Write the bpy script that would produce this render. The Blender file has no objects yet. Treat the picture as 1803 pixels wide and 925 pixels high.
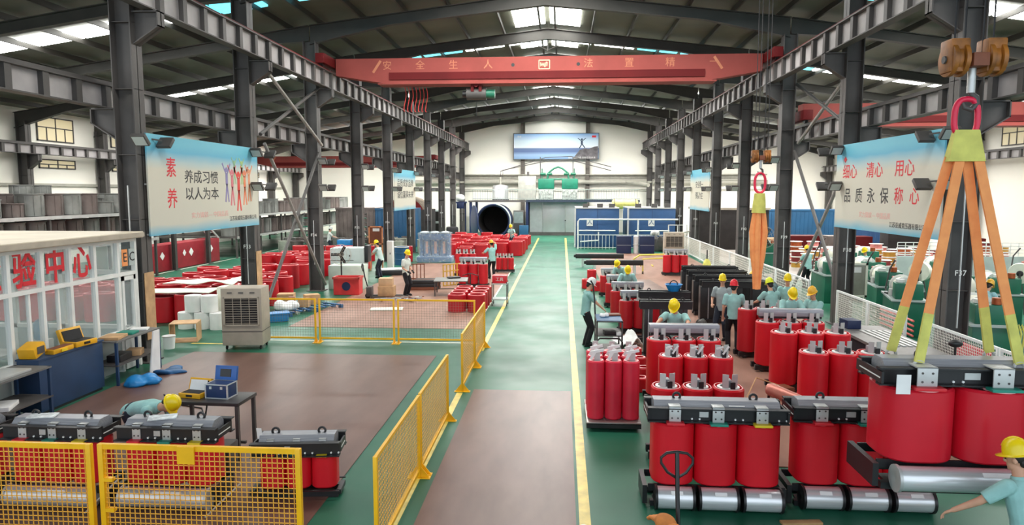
import bpy, bmesh, math, random
from mathutils import Vector, Matrix
random.seed(7)
SC = bpy.context.scene
COL = SC.collection
PI = math.pi
# ---------------------------------------------------------------- camera, world, exposure
CAM_F, CAM_YAW, CAM_PITCH, CAM_H = 1240.0, math.radians(4.06), math.radians(5.73), 4.05
cd = bpy.data.cameras.new('camera'); cam = bpy.data.objects.new('camera', cd); COL.objects.link(cam)
cd.sensor_fit = 'HORIZONTAL'; cd.sensor_width = 36.0; cd.lens = 36.0 * CAM_F / 1803.0
cd.clip_start = 0.1; cd.clip_end = 300
cam.location = (0, 0, CAM_H); cam.rotation_euler = (PI / 2 - CAM_PITCH, 0, CAM_YAW)
SC.camera = cam
SC.view_settings.view_transform = 'Standard'; SC.view_settings.look = 'None'
SC.view_settings.gamma = 1.0; SC.view_settings.use_curve_mapping = False
SC.view_settings.exposure = EXPOSURE = 0.25
W = bpy.data.worlds.new('World'); SC.world = W; W.use_nodes = True
W.node_tree.nodes['Background'].inputs[0].default_value = (0.80, 0.90, 1.0, 1)
W.node_tree.nodes['Background'].inputs[1].default_value = 1.75
SKY = 11.0           # brightness of the daylight panels in the roof
SC.cycles.use_denoising = True
SC.cycles.max_bounces = 7; SC.cycles.diffuse_bounces = 4; SC.cycles.glossy_bounces = 3
SC.cycles.transmission_bounces = 4; SC.cycles.transparent_max_bounces = 12
SC.cycles.caustics_reflective = False; SC.cycles.caustics_refractive = False
SC.cycles.sample_clamp_indirect = 6.0
RIDGE_X = -0.73
CY = [15.97 + 6.09 * k for k in range(-3, 10)]       # frame lines
XL, XR = -10.05, 8.58                                # inner column rows
WL, WR = -27.6, 26.2                                 # outer walls
BACK = 71.4; FRONT = -3.0
def area(name, x, y, z, sx, sy, e, rx=PI, c=(1, 0.98, 0.94), rz=0):
    l = bpy.data.lights.new(name, 'AREA'); l.shape = 'RECTANGLE'; l.size = sx; l.size_y = sy; l.energy = e; l.color = c
    o = bpy.data.objects.new(name, l); COL.objects.link(o); o.location = (x, y, z); o.rotation_euler = (rx - PI, 0, rz)
    return o
for Y_, e_ in ((12.9, 760), (25.0, 850), (37.2, 920), (49.3, 1150), (61.2, 2300)):            # daylight under the roof's skylight strips
    area('skylight_daylight', RIDGE_X, Y_, 10.55, 16.0, 1.2, e_)
    area('skylight_daylight', -18.5, Y_, 8.6, 13.0, 1.2, e_ * 1.1)
    area('skylight_daylight', 17.2, Y_, 8.6, 13.0, 1.2, e_ * 1.1)
# ---------------------------------------------------------------- materials
def s2l(c): return tuple((v / 255 / 12.92) if v / 255 <= 0.04045 else (((v / 255) + 0.055) / 1.055) ** 2.4 for v in c)
_mats = {}
def mat(name, rgb, rough=0.5, metal=0.0, var=0.08, scale=3.0, bump=0.0, alpha=1.0, emit=0.0, trans=0.0, spec=0.5, coat=0.0, stretch=None):
    if name in _mats: return _mats[name]
    m = bpy.data.materials.new(name); m.use_nodes = True; nt = m.node_tree; b = nt.nodes['Principled BSDF']
    c = s2l(rgb)
    b.inputs['Roughness'].default_value = rough; b.inputs['Metallic'].default_value = metal
    b.inputs['Specular IOR Level'].default_value = spec
    b.inputs['Base Color'].default_value = (*c, 1)
    if coat: b.inputs['Coat Weight'].default_value = coat; b.inputs['Coat Roughness'].default_value = 0.12
    if alpha < 1: b.inputs['Alpha'].default_value = alpha
    if trans: b.inputs['Transmission Weight'].default_value = trans; b.inputs['IOR'].default_value = 1.05
    if emit: b.inputs['Emission Color'].default_value = (*c, 1); b.inputs['Emission Strength'].default_value = emit
    if var > 0:
        tc = nt.nodes.new('ShaderNodeTexCoord'); mp = nt.nodes.new('ShaderNodeMapping'); nz = nt.nodes.new('ShaderNodeTexNoise')
        if stretch: mp.inputs['Scale'].default_value = stretch
        nz.inputs['Scale'].default_value = scale; nz.inputs['Detail'].default_value = 4
        nt.links.new(tc.outputs['Object'], mp.inputs[0]); nt.links.new(mp.outputs[0], nz.inputs['Vector'])
        r = nt.nodes.new('ShaderNodeValToRGB')
        r.color_ramp.elements[0].position = 0.3; r.color_ramp.elements[1].position = 0.7
        r.color_ramp.elements[0].color = (*[max(0, v * (1 - 2 * var)) for v in c], 1)
        r.color_ramp.elements[1].color = (*[min(1, v * (1 + 2 * var)) for v in c], 1)
        nt.links.new(nz.outputs['Fac'], r.inputs[0]); nt.links.new(r.outputs[0], b.inputs['Base Color'])
        if bump:
            bp = nt.nodes.new('ShaderNodeBump'); bp.inputs['Strength'].default_value = bump; bp.inputs['Distance'].default_value = 0.02
            nt.links.new(nz.outputs['Fac'], bp.inputs['Height']); nt.links.new(bp.outputs[0], b.inputs['Normal'])
    _mats[name] = m; return m
STEEL = mat('dark grey steel paint', (80, 77, 75), 0.55, 0.0, 0.12, 1.2)
STEELB = mat('roof steel', (66, 64, 60), 0.5, 0.1, 0.1, 1.0)
WEB = mat('girder web paint', (168, 164, 164), 0.5, 0.1, 0.08, 1.5)
ROOF = mat('grey green roof sheet', (96, 98, 86), 0.6, 0.0, 0.08, 0.6)
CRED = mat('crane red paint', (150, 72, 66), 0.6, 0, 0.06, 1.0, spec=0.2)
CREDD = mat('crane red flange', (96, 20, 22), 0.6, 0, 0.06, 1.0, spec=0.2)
RED = mat('red cast resin', (212, 22, 38), 0.42, 0, 0.05, 1.6, spec=0.4)
REDD = mat('dark red resin', (190, 20, 34), 0.45, 0, 0.06, 1.6)
RIM = mat('pale red rings and rim highlight', (250, 176, 176), 0.4, 0, 0.05)  # highlight along the coil top rims painted as a pale colour; bosses and rings share it
PINKRED = mat('bright red resin', (224, 46, 70), 0.4, 0, 0.05)
BLACK = mat('black clamp paint', (30, 30, 32), 0.4, 0, 0.2, 3)
BLACK2 = mat('black rubber', (22, 22, 24), 0.7, 0, 0.15, 3)
SILVER = mat('brushed aluminium', (222, 224, 226), 0.28, 0.45, 0.05, 6, stretch=(0.3, 6, 6))
ALU = mat('dull aluminium plate', (198, 200, 198), 0.4, 0.4, 0.05)
CORE = mat('grey silicon steel core', (158, 160, 166), 0.38, 0.3, 0.1, 8, stretch=(0.3, 8, 8))
WHITE = mat('white paint', (232, 234, 230), 0.45, 0, 0.03)
PAPER = mat('white paper', (240, 240, 238), 0.8, 0, 0.03)
YEL = mat('yellow fence paint', (246, 186, 20), 0.4, 0, 0.05)
LINE = mat('yellow floor line', (224, 200, 96), 0.4, 0, 0.12, 4)
LINEW = mat('white floor line', (226, 230, 214), 0.4, 0, 0.12, 4)
ORANGE = mat('orange webbing', (255, 160, 96), 0.8, 0, 0.06, 6)
LIME = mat('yellow green webbing', (208, 204, 104), 0.7, 0, 0.08, 6)
OCHRE = mat('ochre crane block', (150, 92, 32), 0.5, 0, 0.25, 6)
HOTPINK = mat('pink red ring', (226, 34, 72), 0.4, 0, 0.04)
TEAL = mat('teal work shirt', (150, 196, 192), 0.85, 0, 0.05, 8, bump=0.3)
GREYSHIRT = mat('grey work shirt', (158, 168, 170), 0.85, 0, 0.05, 8, bump=0.3)
NAVY = mat('navy trousers', (38, 44, 58), 0.85, 0, 0.12, 8)
BLACKT = mat('black trousers', (24, 24, 30), 0.85, 0, 0.12, 8)
SKIN = mat('skin', (208, 156, 128), 0.6, 0, 0.04, 6)
HAIR = mat('black hair', (24, 20, 20), 0.6, 0, 0.2, 30)
HYEL = mat('yellow helmet', (244, 214, 20), 0.3, 0, 0.03)
HORG = mat('amber helmet', (240, 184, 60), 0.3, 0, 0.03)
HLIM = mat('lime helmet', (222, 232, 40), 0.3, 0, 0.03)
HRED = mat('red helmet', (226, 34, 50), 0.3, 0, 0.03)
HWHI = mat('white helmet', (232, 236, 232), 0.3, 0, 0.03)
BLUE = mat('blue oven paint', (44, 82, 128), 0.45, 0, 0.08, 1)
DBLUE = mat('dark blue tank paint', (22, 38, 76), 0.45, 0, 0.1, 1)
CBLUE = mat('container blue', (30, 86, 126), 0.5, 0, 0.08, 1)
CABBLUE = mat('cabinet navy', (34, 62, 96), 0.5, 0, 0.1, 1.5)
TARP = mat('bright blue plastic', (30, 132, 200), 0.4, 0, 0.08, 5)
GREENM = mat('machine green', (28, 104, 80), 0.4, 0, 0.1, 2)
GREENB = mat('pump green', (26, 112, 88), 0.4, 0, 0.1, 2)
GREYM = mat('machine pale grey', (182, 194, 192), 0.45, 0, 0.05, 2)
BEIGE = mat('cooler beige', (176, 166, 150), 0.55, 0, 0.06, 3)
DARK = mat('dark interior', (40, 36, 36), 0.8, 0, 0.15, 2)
CARD = mat('cardboard', (196, 158, 116), 0.8, 0, 0.1, 4)
CREAM = mat('cream foam', (236, 236, 220), 0.8, 0, 0.04, 4)
DRUM = mat('grey drum steel', (128, 130, 126), 0.5, 0.2, 0.18, 1.2)
DRUMB = mat('brown grey drum steel', (106, 96, 92), 0.5, 0.2, 0.18, 1.2)
PIPE = mat('pale pipe', (172, 170, 158), 0.45, 0.1, 0.06, 2)
COPPER = mat('copper wire', (176, 92, 52), 0.4, 0.5, 0.1, 8)
WIRE = mat('white yellow mesh wire', (226, 226, 216), 0.45, 0, 0.03)
GLASS = mat('booth glass', (214, 226, 226), 0.04, 0, 0.0, alpha=0.16, spec=0.7)
FILM = mat('clear shrink film', (206, 222, 236), 0.15, 0, 0.2, 9, bump=0.8, alpha=0.30)
SKYL = mat('skylight panel', (255, 255, 250), 0.5, 0, 0, emit=SKY)
SKYC = mat('cyan skylight panel', (110, 214, 236), 0.5, 0, 0.2, 5, emit=1.6)
PANEW = mat('lit window pane', (226, 212, 172), 0.4, 0, 0, emit=0.25)
SCREEN = mat('lit screen', (150, 190, 240), 0.3, 0, 0, emit=0.9)
REDTXT = mat('red lettering', (218, 40, 52), 0.5, 0, 0.03)
BLKTXT = mat('dark lettering', (44, 44, 44), 0.5, 0, 0.03)
PINKTXT = mat('faint pink lettering', (226, 176, 166), 0.5, 0, 0.03)
GOLDTXT = mat('gold lettering', (196, 120, 84), 0.5, 0, 0.03)
BROWN = mat('brown frame', (120, 66, 42), 0.6, 0, 0.1)
WOOD = mat('wood', (176, 138, 92), 0.7, 0, 0.1, 5)
PALLB = mat('blue pallet', (36, 92, 140), 0.6, 0, 0.1)
TEALT = mat('teal bits', (30, 140, 120), 0.5, 0, 0.05)
YBIT = mat('yellow bits', (236, 206, 40), 0.5, 0, 0.05)
WALLM = mat('warm white wall', (252, 249, 238), 0.8, 0, 0.015, 0.3)
# ---------------------------------------------------------------- mesh builder
class MB:
    def __init__(s): s.v = []; s.f = []; s.m = []; s.k = 0
    def add(s, vs, fs, M=None):
        n = len(s.v)
        s.v += [tuple(M @ Vector(v)) for v in vs] if M is not None else [tuple(v) for v in vs]
        s.f += [tuple(i + n for i in f) for f in fs]; s.m += [s.k] * len(fs); return s
    def box(s, x0, x1, y0, y1, z0, z1, M=None):
        return s.add([(x0,y0,z0),(x1,y0,z0),(x1,y1,z0),(x0,y1,z0),(x0,y0,z1),(x1,y0,z1),(x1,y1,z1),(x0,y1,z1)],
                     [(0,3,2,1),(4,5,6,7),(0,1,5,4),(1,2,6,5),(2,3,7,6),(3,0,4,7)], M)
    def cbox(s, c, d, rz=0, rx=0, ry=0):
        M = Matrix.Translation(c) @ Matrix.Rotation(rz, 4, 'Z') @ Matrix.Rotation(ry, 4, 'Y') @ Matrix.Rotation(rx, 4, 'X')
        return s.box(-d[0]/2, d[0]/2, -d[1]/2, d[1]/2, -d[2]/2, d[2]/2, M)
    def bar(s, p, q, w, h=None, up=(0, 0, 1)):
        p = Vector(p); q = Vector(q); h = h or w; d = (q - p); L = d.length
        if L < 1e-6: return s
        d.normalize(); u = Vector(up)
        if abs(d.dot(u)) > 0.98: u = Vector((0, 1, 0)) if abs(d.y) < .9 else Vector((1, 0, 0))
        x = d.cross(u).normalized(); z = x.cross(d)
        M = Matrix((( x.x, d.x, z.x, p.x), (x.y, d.y, z.y, p.y), (x.z, d.z, z.z, p.z), (0, 0, 0, 1)))
        return s.box(-w/2, w/2, 0, L, -h/2, h/2, M)
    def rings(s, rs, cap0=True, cap1=True, closed=False):
        n = len(rs[0]); vs = [p for r in rs for p in r]; fs = []
        m = len(rs)
        for i in range(m if closed else m - 1):
            a, b = i * n, ((i + 1) % m) * n
            for j in range(n): k = (j + 1) % n; fs.append((a + j, a + k, b + k, b + j))
        if not closed:
            if cap0: fs.append(tuple(reversed(range(n))))
            if cap1: fs.append(tuple(range((m - 1) * n, m * n)))
        return s.add(vs, fs)
    def tube(s, pts, r, n=8, r2=None, cap=True, closed=False):
        pts = [Vector(p) for p in pts]; rs = []; m = len(pts); px = None
        for i, p in enumerate(pts):
            a = pts[(i - 1) % m] if (i > 0 or closed) else p; b = pts[(i + 1) % m] if (i < m - 1 or closed) else p
            d = (b - a).normalized()
            if px is None: px = d.orthogonal().normalized()
            else:
                px = px - d * px.dot(d); px = px.normalized() if px.length > 1e-5 else d.orthogonal().normalized()
            y = d.cross(px); rr = r[i] if isinstance(r, (list, tuple)) else (r if r2 is None else r + (r2 - r) * i / (m - 1))
            rs.append([p + px * math.cos(t) * rr + y * math.sin(t) * rr for t in [2 * PI * j / n for j in range(n)]])
        return s.rings(rs, cap, cap, closed)
    def cyl(s, p, q, r, n=16, r2=None): return s.tube([p, q], r, n, r2)
    def lathe(s, prof, n=20, c=(0, 0, 0), axis='Z', cap=True):
        rs = []
        for r, z in prof:
            ring = []
            for j in range(n):
                t = 2 * PI * j / n; a, b = r * math.cos(t), r * math.sin(t)
                ring.append((c[0] + a, c[1] + b, c[2] + z) if axis == 'Z' else (c[0] + z, c[1] + a, c[2] + b) if axis == 'X' else (c[0] + b, c[1] + z, c[2] + a))
            rs.append(ring)
        return s.rings(rs, cap, cap)
    def torus(s, c, R, r, axis='Z', n=16, m=8, sx=1, sy=1):
        pts = []
        for j in range(n):
            t = 2 * PI * j / n; a, b = R * sx * math.cos(t), R * sy * math.sin(t)
            pts.append((c[0] + a, c[1] + b, c[2]) if axis == 'Z' else (c[0], c[1] + a, c[2] + b) if axis == 'X' else (c[0] + a, c[1], c[2] + b))
        return s.tube(pts, r, m, closed=True)
    def prism(s, poly, z0, z1, M=None):
        n = len(poly)
        return s.add([(x, y, z0) for x, y in poly] + [(x, y, z1) for x, y in poly],
                     [tuple(reversed(range(n))), tuple(range(n, 2 * n))] + [(i, (i + 1) % n, n + (i + 1) % n, n + i) for i in range(n)], M)
    def ell(s, c, r, n=12, m=8, M=None):
        rs = []
        vs = [(0, 0, -1)]
        for i in range(1, m):
            a = -PI / 2 + PI * i / m
            vs += [(math.cos(a) * math.cos(2 * PI * j / n), math.cos(a) * math.sin(2 * PI * j / n), math.sin(a)) for j in range(n)]
        vs.append((0, 0, 1)); fs = []
        for j in range(n): fs.append((0, 1 + (j + 1) % n, 1 + j))
        for i in range(m - 2):
            for j in range(n):
                a = 1 + i * n; b = a + n; fs.append((a + j, a + (j + 1) % n, b + (j + 1) % n, b + j))
        L = len(vs) - 1; a = 1 + (m - 2) * n
        for j in range(n): fs.append((a + j, a + (j + 1) % n, L))
        T = Matrix.Translation(c) @ (M if M is not None else Matrix.Identity(4))
        return s.add([(v[0] * r[0], v[1] * r[1], v[2] * r[2]) for v in vs], fs, T)
    def build(s, name, mt, parent=None, bev=0, smooth=True, ang=38):
        me = bpy.data.meshes.new(name); me.from_pydata(s.v, [], s.f)
        mts = mt if isinstance(mt, (list, tuple)) else [mt]
        for m in mts: me.materials.append(m)
        if len(mts) > 1: me.polygons.foreach_set('material_index', s.m)
        if bev or len(s.f) < 60000:
            bm = bmesh.new(); bm.from_mesh(me)
            bmesh.ops.recalc_face_normals(bm, faces=bm.faces)
            if bev:
                ed = [e for e in bm.edges if len(e.link_faces) == 2 and e.calc_face_angle(0) > 0.7]
                bmesh.ops.bevel(bm, geom=ed, offset=bev, segments=2, profile=0.6, affect='EDGES', clamp_overlap=True)
            bm.to_mesh(me); bm.free()
        if smooth:
            me.polygons.foreach_set('use_smooth', [True] * len(me.polygons)); me.set_sharp_from_angle(angle=math.radians(ang))
        o = bpy.data.objects.new(name, me); COL.objects.link(o)
        if parent is not None: o.parent = parent
        return o
def tag(o, label=None, cat=None, group=None, kind=None):
    if label: o['label'] = label
    if cat: o['category'] = cat
    if group: o['group'] = group
    if kind: o['kind'] = kind
    return o
def thing(name, label, cat, loc=(0, 0, 0), rz=0, group=None, scale=1):
    o = bpy.data.objects.new(name, None); COL.objects.link(o); o.empty_display_size = 0.1
    o.location = loc; o.rotation_euler = (0, 0, rz); o.scale = (scale,) * 3
    return tag(o, label, cat, group)
def struct(name, mb, m, parent=None, **k):
    o = mb.build(name, m, parent, **k)
    if parent is None: o['kind'] = 'structure'
    return o
KIDS = {}
def copy_tree(o, label=None, loc=None, rz=None, scale=None, top=True):
    c = o.copy(); COL.objects.link(c)
    if loc is not None: c.location = loc
    if rz is not None: c.rotation_euler = (0, 0, rz)
    if scale is not None: c.scale = scale if isinstance(scale, (tuple, list)) else (scale,) * 3
    if label: c['label'] = label
    if o.name not in KIDS: KIDS[o.name] = list(o.children)
    for ch in KIDS[o.name]:
        d = copy_tree(ch, top=False); d.parent = c
    return c
ORD = 'first second third fourth fifth sixth seventh eighth ninth tenth eleventh twelfth thirteenth fourteenth fifteenth sixteenth seventeenth eighteenth nineteenth twentieth'.split()
def text(name, body, size, m, M, parent=None, depth=0.004, align='CENTER', sx=1.0, bold=0.0):
    cu = bpy.data.curves.new(name, 'FONT'); cu.body = body; cu.size = size; cu.extrude = depth
    cu.align_x = align; cu.align_y = 'CENTER'; cu.resolution_u = 2; cu.offset = bold
    tmp = bpy.data.objects.new(name + '_tmp', cu); COL.objects.link(tmp)
    dg = bpy.context.evaluated_depsgraph_get(); dg.update()
    me = bpy.data.meshes.new_from_object(tmp.evaluated_get(dg)); bpy.data.objects.remove(tmp)
    me.transform(M @ Matrix.Diagonal((sx, 1, 1, 1))); me.materials.clear(); me.materials.append(m)
    o = bpy.data.objects.new(name, me); COL.objects.link(o)
    if parent is not None: o.parent = parent
    return o
def face_px(x, y, z): return Matrix.Translation((x, y, z)) @ Matrix.Rotation(PI / 2, 4, 'Z') @ Matrix.Rotation(PI / 2, 4, 'X')    # reads from +X
def face_nx(x, y, z): return Matrix.Translation((x, y, z)) @ Matrix.Rotation(-PI / 2, 4, 'Z') @ Matrix.Rotation(PI / 2, 4, 'X')
def face_ny(x, y, z): return Matrix.Translation((x, y, z)) @ Matrix.Rotation(PI / 2, 4, 'X')     # reads from -Y
def remeshed(mb, name, mt, parent, vox, smooth_it=2):
    o = mb.build(name, mt, None, smooth=False)
    r = o.modifiers.new('r', 'REMESH'); r.mode = 'VOXEL'; r.voxel_size = vox; r.use_smooth_shade = True
    if smooth_it:
        s_ = o.modifiers.new('s', 'SMOOTH'); s_.iterations = smooth_it; s_.factor = 0.6
    dg = bpy.context.evaluated_depsgraph_get(); dg.update()
    me = bpy.data.meshes.new_from_object(o.evaluated_get(dg)); old = o.data
    o.modifiers.clear(); o.data = me; bpy.data.meshes.remove(old); me.name = name
    if not me.materials: me.materials.append(mt)
    me.polygons.foreach_set('use_smooth', [True] * len(me.polygons))
    if parent is not None: o.parent = parent
    return o
# ================================================================ SETTING
g = s2l
def floor_material():
    m = bpy.data.materials.new('green epoxy floor'); m.use_nodes = True; nt = m.node_tree; b = nt.nodes['Principled BSDF']
    tc = nt.nodes.new('ShaderNodeTexCoord'); n1 = nt.nodes.new('ShaderNodeTexNoise'); n1.inputs['Scale'].default_value = 0.35; n1.inputs['Detail'].default_value = 6
    r = nt.nodes.new('ShaderNodeValToRGB'); r.color_ramp.elements[0].position = 0.35; r.color_ramp.elements[1].position = 0.65
    r.color_ramp.elements[0].color = (*s2l((34, 92, 70)), 1); r.color_ramp.elements[1].color = (*s2l((46, 112, 88)), 1)
    n2 = nt.nodes.new('ShaderNodeTexNoise'); n2.inputs['Scale'].default_value = .8; n2.inputs['Detail'].default_value = 2
    mr = nt.nodes.new('ShaderNodeMapRange'); mr.inputs['From Min'].default_value = 0.3; mr.inputs['From Max'].default_value = 0.7
    mr.inputs['To Min'].default_value = 0.3; mr.inputs['To Max'].default_value = 0.46
    L = nt.links.new
    L(tc.outputs['Object'], n1.inputs['Vector']); L(tc.outputs['Object'], n2.inputs['Vector']); L(n1.outputs['Fac'], r.inputs[0]); L(r.outputs[0], b.inputs['Base Color'])
    L(n2.outputs['Fac'], mr.inputs['Value']); L(mr.outputs[0], b.inputs['Roughness'])
    b.inputs['Specular IOR Level'].default_value = 0.22
    return m
def plate_material(name, a, b_, rough=0.35):
    m = bpy.data.materials.new(name); m.use_nodes = True; nt = m.node_tree; b = nt.nodes['Principled BSDF']; L = nt.links.new
    tc = nt.nodes.new('ShaderNodeTexCoord'); n1 = nt.nodes.new('ShaderNodeTexNoise'); n1.inputs['Scale'].default_value = 1.2; n1.inputs['Detail'].default_value = 8
    mp = nt.nodes.new('ShaderNodeMapping'); mp.inputs['Scale'].default_value = (1.6, 0.5, 1)
    r = nt.nodes.new('ShaderNodeValToRGB'); r.color_ramp.elements[0].position = 0.3; r.color_ramp.elements[1].position = 0.7
    r.color_ramp.elements[0].color = (*s2l(a), 1); r.color_ramp.elements[1].color = (*s2l(b_), 1)
    L(tc.outputs['Object'], mp.inputs[0]); L(mp.outputs[0], n1.inputs['Vector']); L(n1.outputs['Fac'], r.inputs[0])
    L(r.outputs[0], b.inputs['Base Color']); b.inputs['Roughness'].default_value = rough; b.inputs['Specular IOR Level'].default_value = 0.25
    return m
FLOORM = floor_material()
PLATE = plate_material('brown steel plate', (98, 72, 64), (120, 92, 82), 0.34)
PLATE2 = plate_material('pinkish plate', (132, 98, 84), (158, 122, 106), 0.45)
CONC = plate_material('pale grey concrete', (166, 158, 150), (188, 180, 172), 0.4)
struct('floor', MB().box(WL - .3, WR + .3, FRONT - 3, BACK + .4, -0.3, 0), FLOORM)
def plate(n, x0, x1, y0, y1, m, z=0.012): struct(n, MB().box(x0, x1, y0, y1, 0.0005, z), m)
plate('floor_plate', -9.3, -3.08, 4.5, 16.95, PLATE)
plate('floor_plate', -1.78, 0.2, 3.0, 14.05, PLATE)
plate('floor_plate', -8.2, -2.62, 20.4, 39.5, PLATE2)
plate('floor_plate', 1.75, 7.9, 10.3, 47.0, PLATE2)
plate('floor_plate', 9.3, 25.9, 33.0, 70.0, CONC)
def line(x0, x1, y0, y1, m=LINE): struct('floor_line_marking', MB().box(x0, x1, y0, y1, 0.0005, 0.006), m)
line(-2.1, -1.98, 17.6, 62); line(-2.1, -1.98, 4, 13.8); line(0.24, 0.38, 4, 62)
line(-8.9, -2.2, 18.46, 18.53, LINEW); line(-20.0, -19.9, 22, 60, LINEW); line(-9.9, -8.8, 17.9, 18.0)
line(-2.62, -2.56, 20.4, 39, LINEW)
# walls
struct('trim_1', MB().box(-14, 18, BACK - .06, BACK, 5.3, 5.75), mat('grey wall band', (150, 148, 138), .7))
struct('wall_back', MB().box(WL, WR, BACK, BACK + .3, 0, 12.4), WALLM)
struct('wall_left', MB().box(WL - .3, WL, FRONT, BACK, 0, 8.6), WALLM)
struct('wall_right', MB().box(WR, WR + .3, FRONT, BACK, 0, 8.6), WALLM)
# roof sheets
def zroof(x):
    if x < XL: return 10.9 - 0.147 * (XL - x)
    if x > XR: return 10.9 - 0.147 * (x - XR)
    return 12.0 - abs(x - RIDGE_X) * 0.118
def sheet(x0, x1, y0, y1, z0, z1):
    t = 0.06; return MB().add([(x0,y0,z0),(x1,y0,z1),(x1,y1,z1),(x0,y1,z0),(x0,y0,z0+t),(x1,y0,z1+t),(x1,y1,z1+t),(x0,y1,z0+t)],
                     [(0,3,2,1),(4,5,6,7),(0,1,5,4),(1,2,6,5),(2,3,7,6),(3,0,4,7)])
struct('ceiling', sheet(WL - .3, XL, FRONT, BACK + .3, zroof(WL - .3), zroof(XL - .01)), ROOF)
struct('ceiling', sheet(XL, RIDGE_X, FRONT, BACK + .3, zroof(XL), zroof(RIDGE_X)), ROOF)
struct('ceiling', sheet(RIDGE_X, XR, FRONT, BACK + .3, zroof(RIDGE_X), zroof(XR)), ROOF)
struct('ceiling', sheet(XR, WR + .3, FRONT, BACK + .3, zroof(XR + .01), zroof(WR + .3)), ROOF)
# skylights: panels set just under the sheets
def sky_strip(xa, xb, y, w, m):
    struct('ceiling_window_panel', sheet(xa, xb, y - w/2, y + w/2, zroof(xa) - .09, zroof(xb) - .09), m)
for y in (25.0, 37.2, 49.3, 61.2):
    n = 6
    for i in range(4):       # main hall, white near the ridge and cyan outwards
        for s in (-1, 1):
            xa = RIDGE_X + s * (0.15 + 2.2 * i); xb = xa + s * 2.0
            if y == 61.2 or i < 2 : m = SKYL
            else: m = SKYC
            a, b = min(xa, xb), max(xa, xb); sky_strip(a, b, y, 1.1, m)
    for s, x0 in ((-1, XL - .6), (1, XR + .6)):
        for i in range(6):
            xa = x0 + s * i * 1.75; xb = xa + s * 1.65; a, b = min(xa, xb), max(xa, xb)
            sky_strip(a, b, y, 1.1, SKYC if i < 2 and y < 49 else SKYL)
for k in range(1, 9):
    y0 = 15.97 + 6.09 * k + (2.6 if k == 2 else 1.4)
    for s in (-1, 1):
        a, b = sorted((RIDGE_X + s * .12, RIDGE_X + s * 1.5))
        struct('ceiling_window_panel', sheet(a, b, y0, y0 + 3.2, zroof(a) - .09, zroof(b) - .09), SKYL)
# purlins: each line is one long beam
def purlin(x):
    z = zroof(x) - .06
    struct('roof_beam', MB().box(x - .04, x + .04, FRONT, BACK, z - .2, z), STEELB)
for i in range(6): 
    for s in (-1, 1):
        purlin(RIDGE_X + s * (0.35 + 1.72 * i))
for i in range(10):
    purlin(XL - .9 - 1.7 * i); purlin(XR + .9 + 1.7 * i)
# rafters per frame, tapered I shapes
def rafter(pts, y):
    mb = MB(); mb.k = 0
    for (xa, ta, ba), (xb, tb, bb) in zip(pts, pts[1:]):
        f = .02
        mb.add([(xa,y-.02,ba),(xb,y-.02,bb),(xb,y+.02,bb),(xa,y+.02,ba),(xa,y-.02,ta),(xb,y-.02,tb),(xb,y+.02,tb),(xa,y+.02,ta)],
               [(0,3,2,1),(4,5,6,7),(0,1,5,4),(1,2,6,5),(2,3,7,6),(3,0,4,7)])
        for za, zb in ((ba, bb), (ta - .03, tb - .03)):
            mb.add([(xa,y-.13,za),(xb,y-.13,zb),(xb,y+.13,zb),(xa,y+.13,za),(xa,y-.13,za+.03),(xb,y-.13,zb+.03),(xb,y+.13,zb+.03),(xa,y+.13,za+.03)],
                   [(0,3,2,1),(4,5,6,7),(0,1,5,4),(1,2,6,5),(2,3,7,6),(3,0,4,7)])
    return mb
for y in CY:
    t = lambda x, o=.27: zroof(x) - o
    pts = [(XL, t(XL + .01), t(XL + .01) - .75), (XL + 3.2, t(XL + 3.2), t(XL + 3.2) - .42), (RIDGE_X, t(RIDGE_X), t(RIDGE_X) - .5),
           (XR - 3.2, t(XR - 3.2), t(XR - 3.2) - .42), (XR, t(XR - .01), t(XR - .01) - .75)]
    struct('rafter_beam', rafter(pts, y), STEELB)
    for s, xc, xw in ((-1, XL, WL), (1, XR, WR)):
        a = xc + s * .05; b = xc + s * 2.6; c = xw - s * 2.8; d = xw
        struct('rafter_beam', rafter([(a, t(a), t(a) - .62), (b, t(b), t(b) - .40), (c, t(c), t(c) - .40), (d, t(d), t(d) - .8)], y), STEELB)
# ridge tie rods
for y in (34.3, 40.4, 46.5):
    mb = MB()
    for s in (-1, 1):
        mb.cyl((RIDGE_X, y, 10.75), (RIDGE_X + s * 1.6, y, 11.45), .02, 6)
    mb.cyl((RIDGE_X, y, 10.7), (RIDGE_X, y, 11.7), .03, 6)
    struct('ridge_brace_trim', mb, STEEL)
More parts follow.
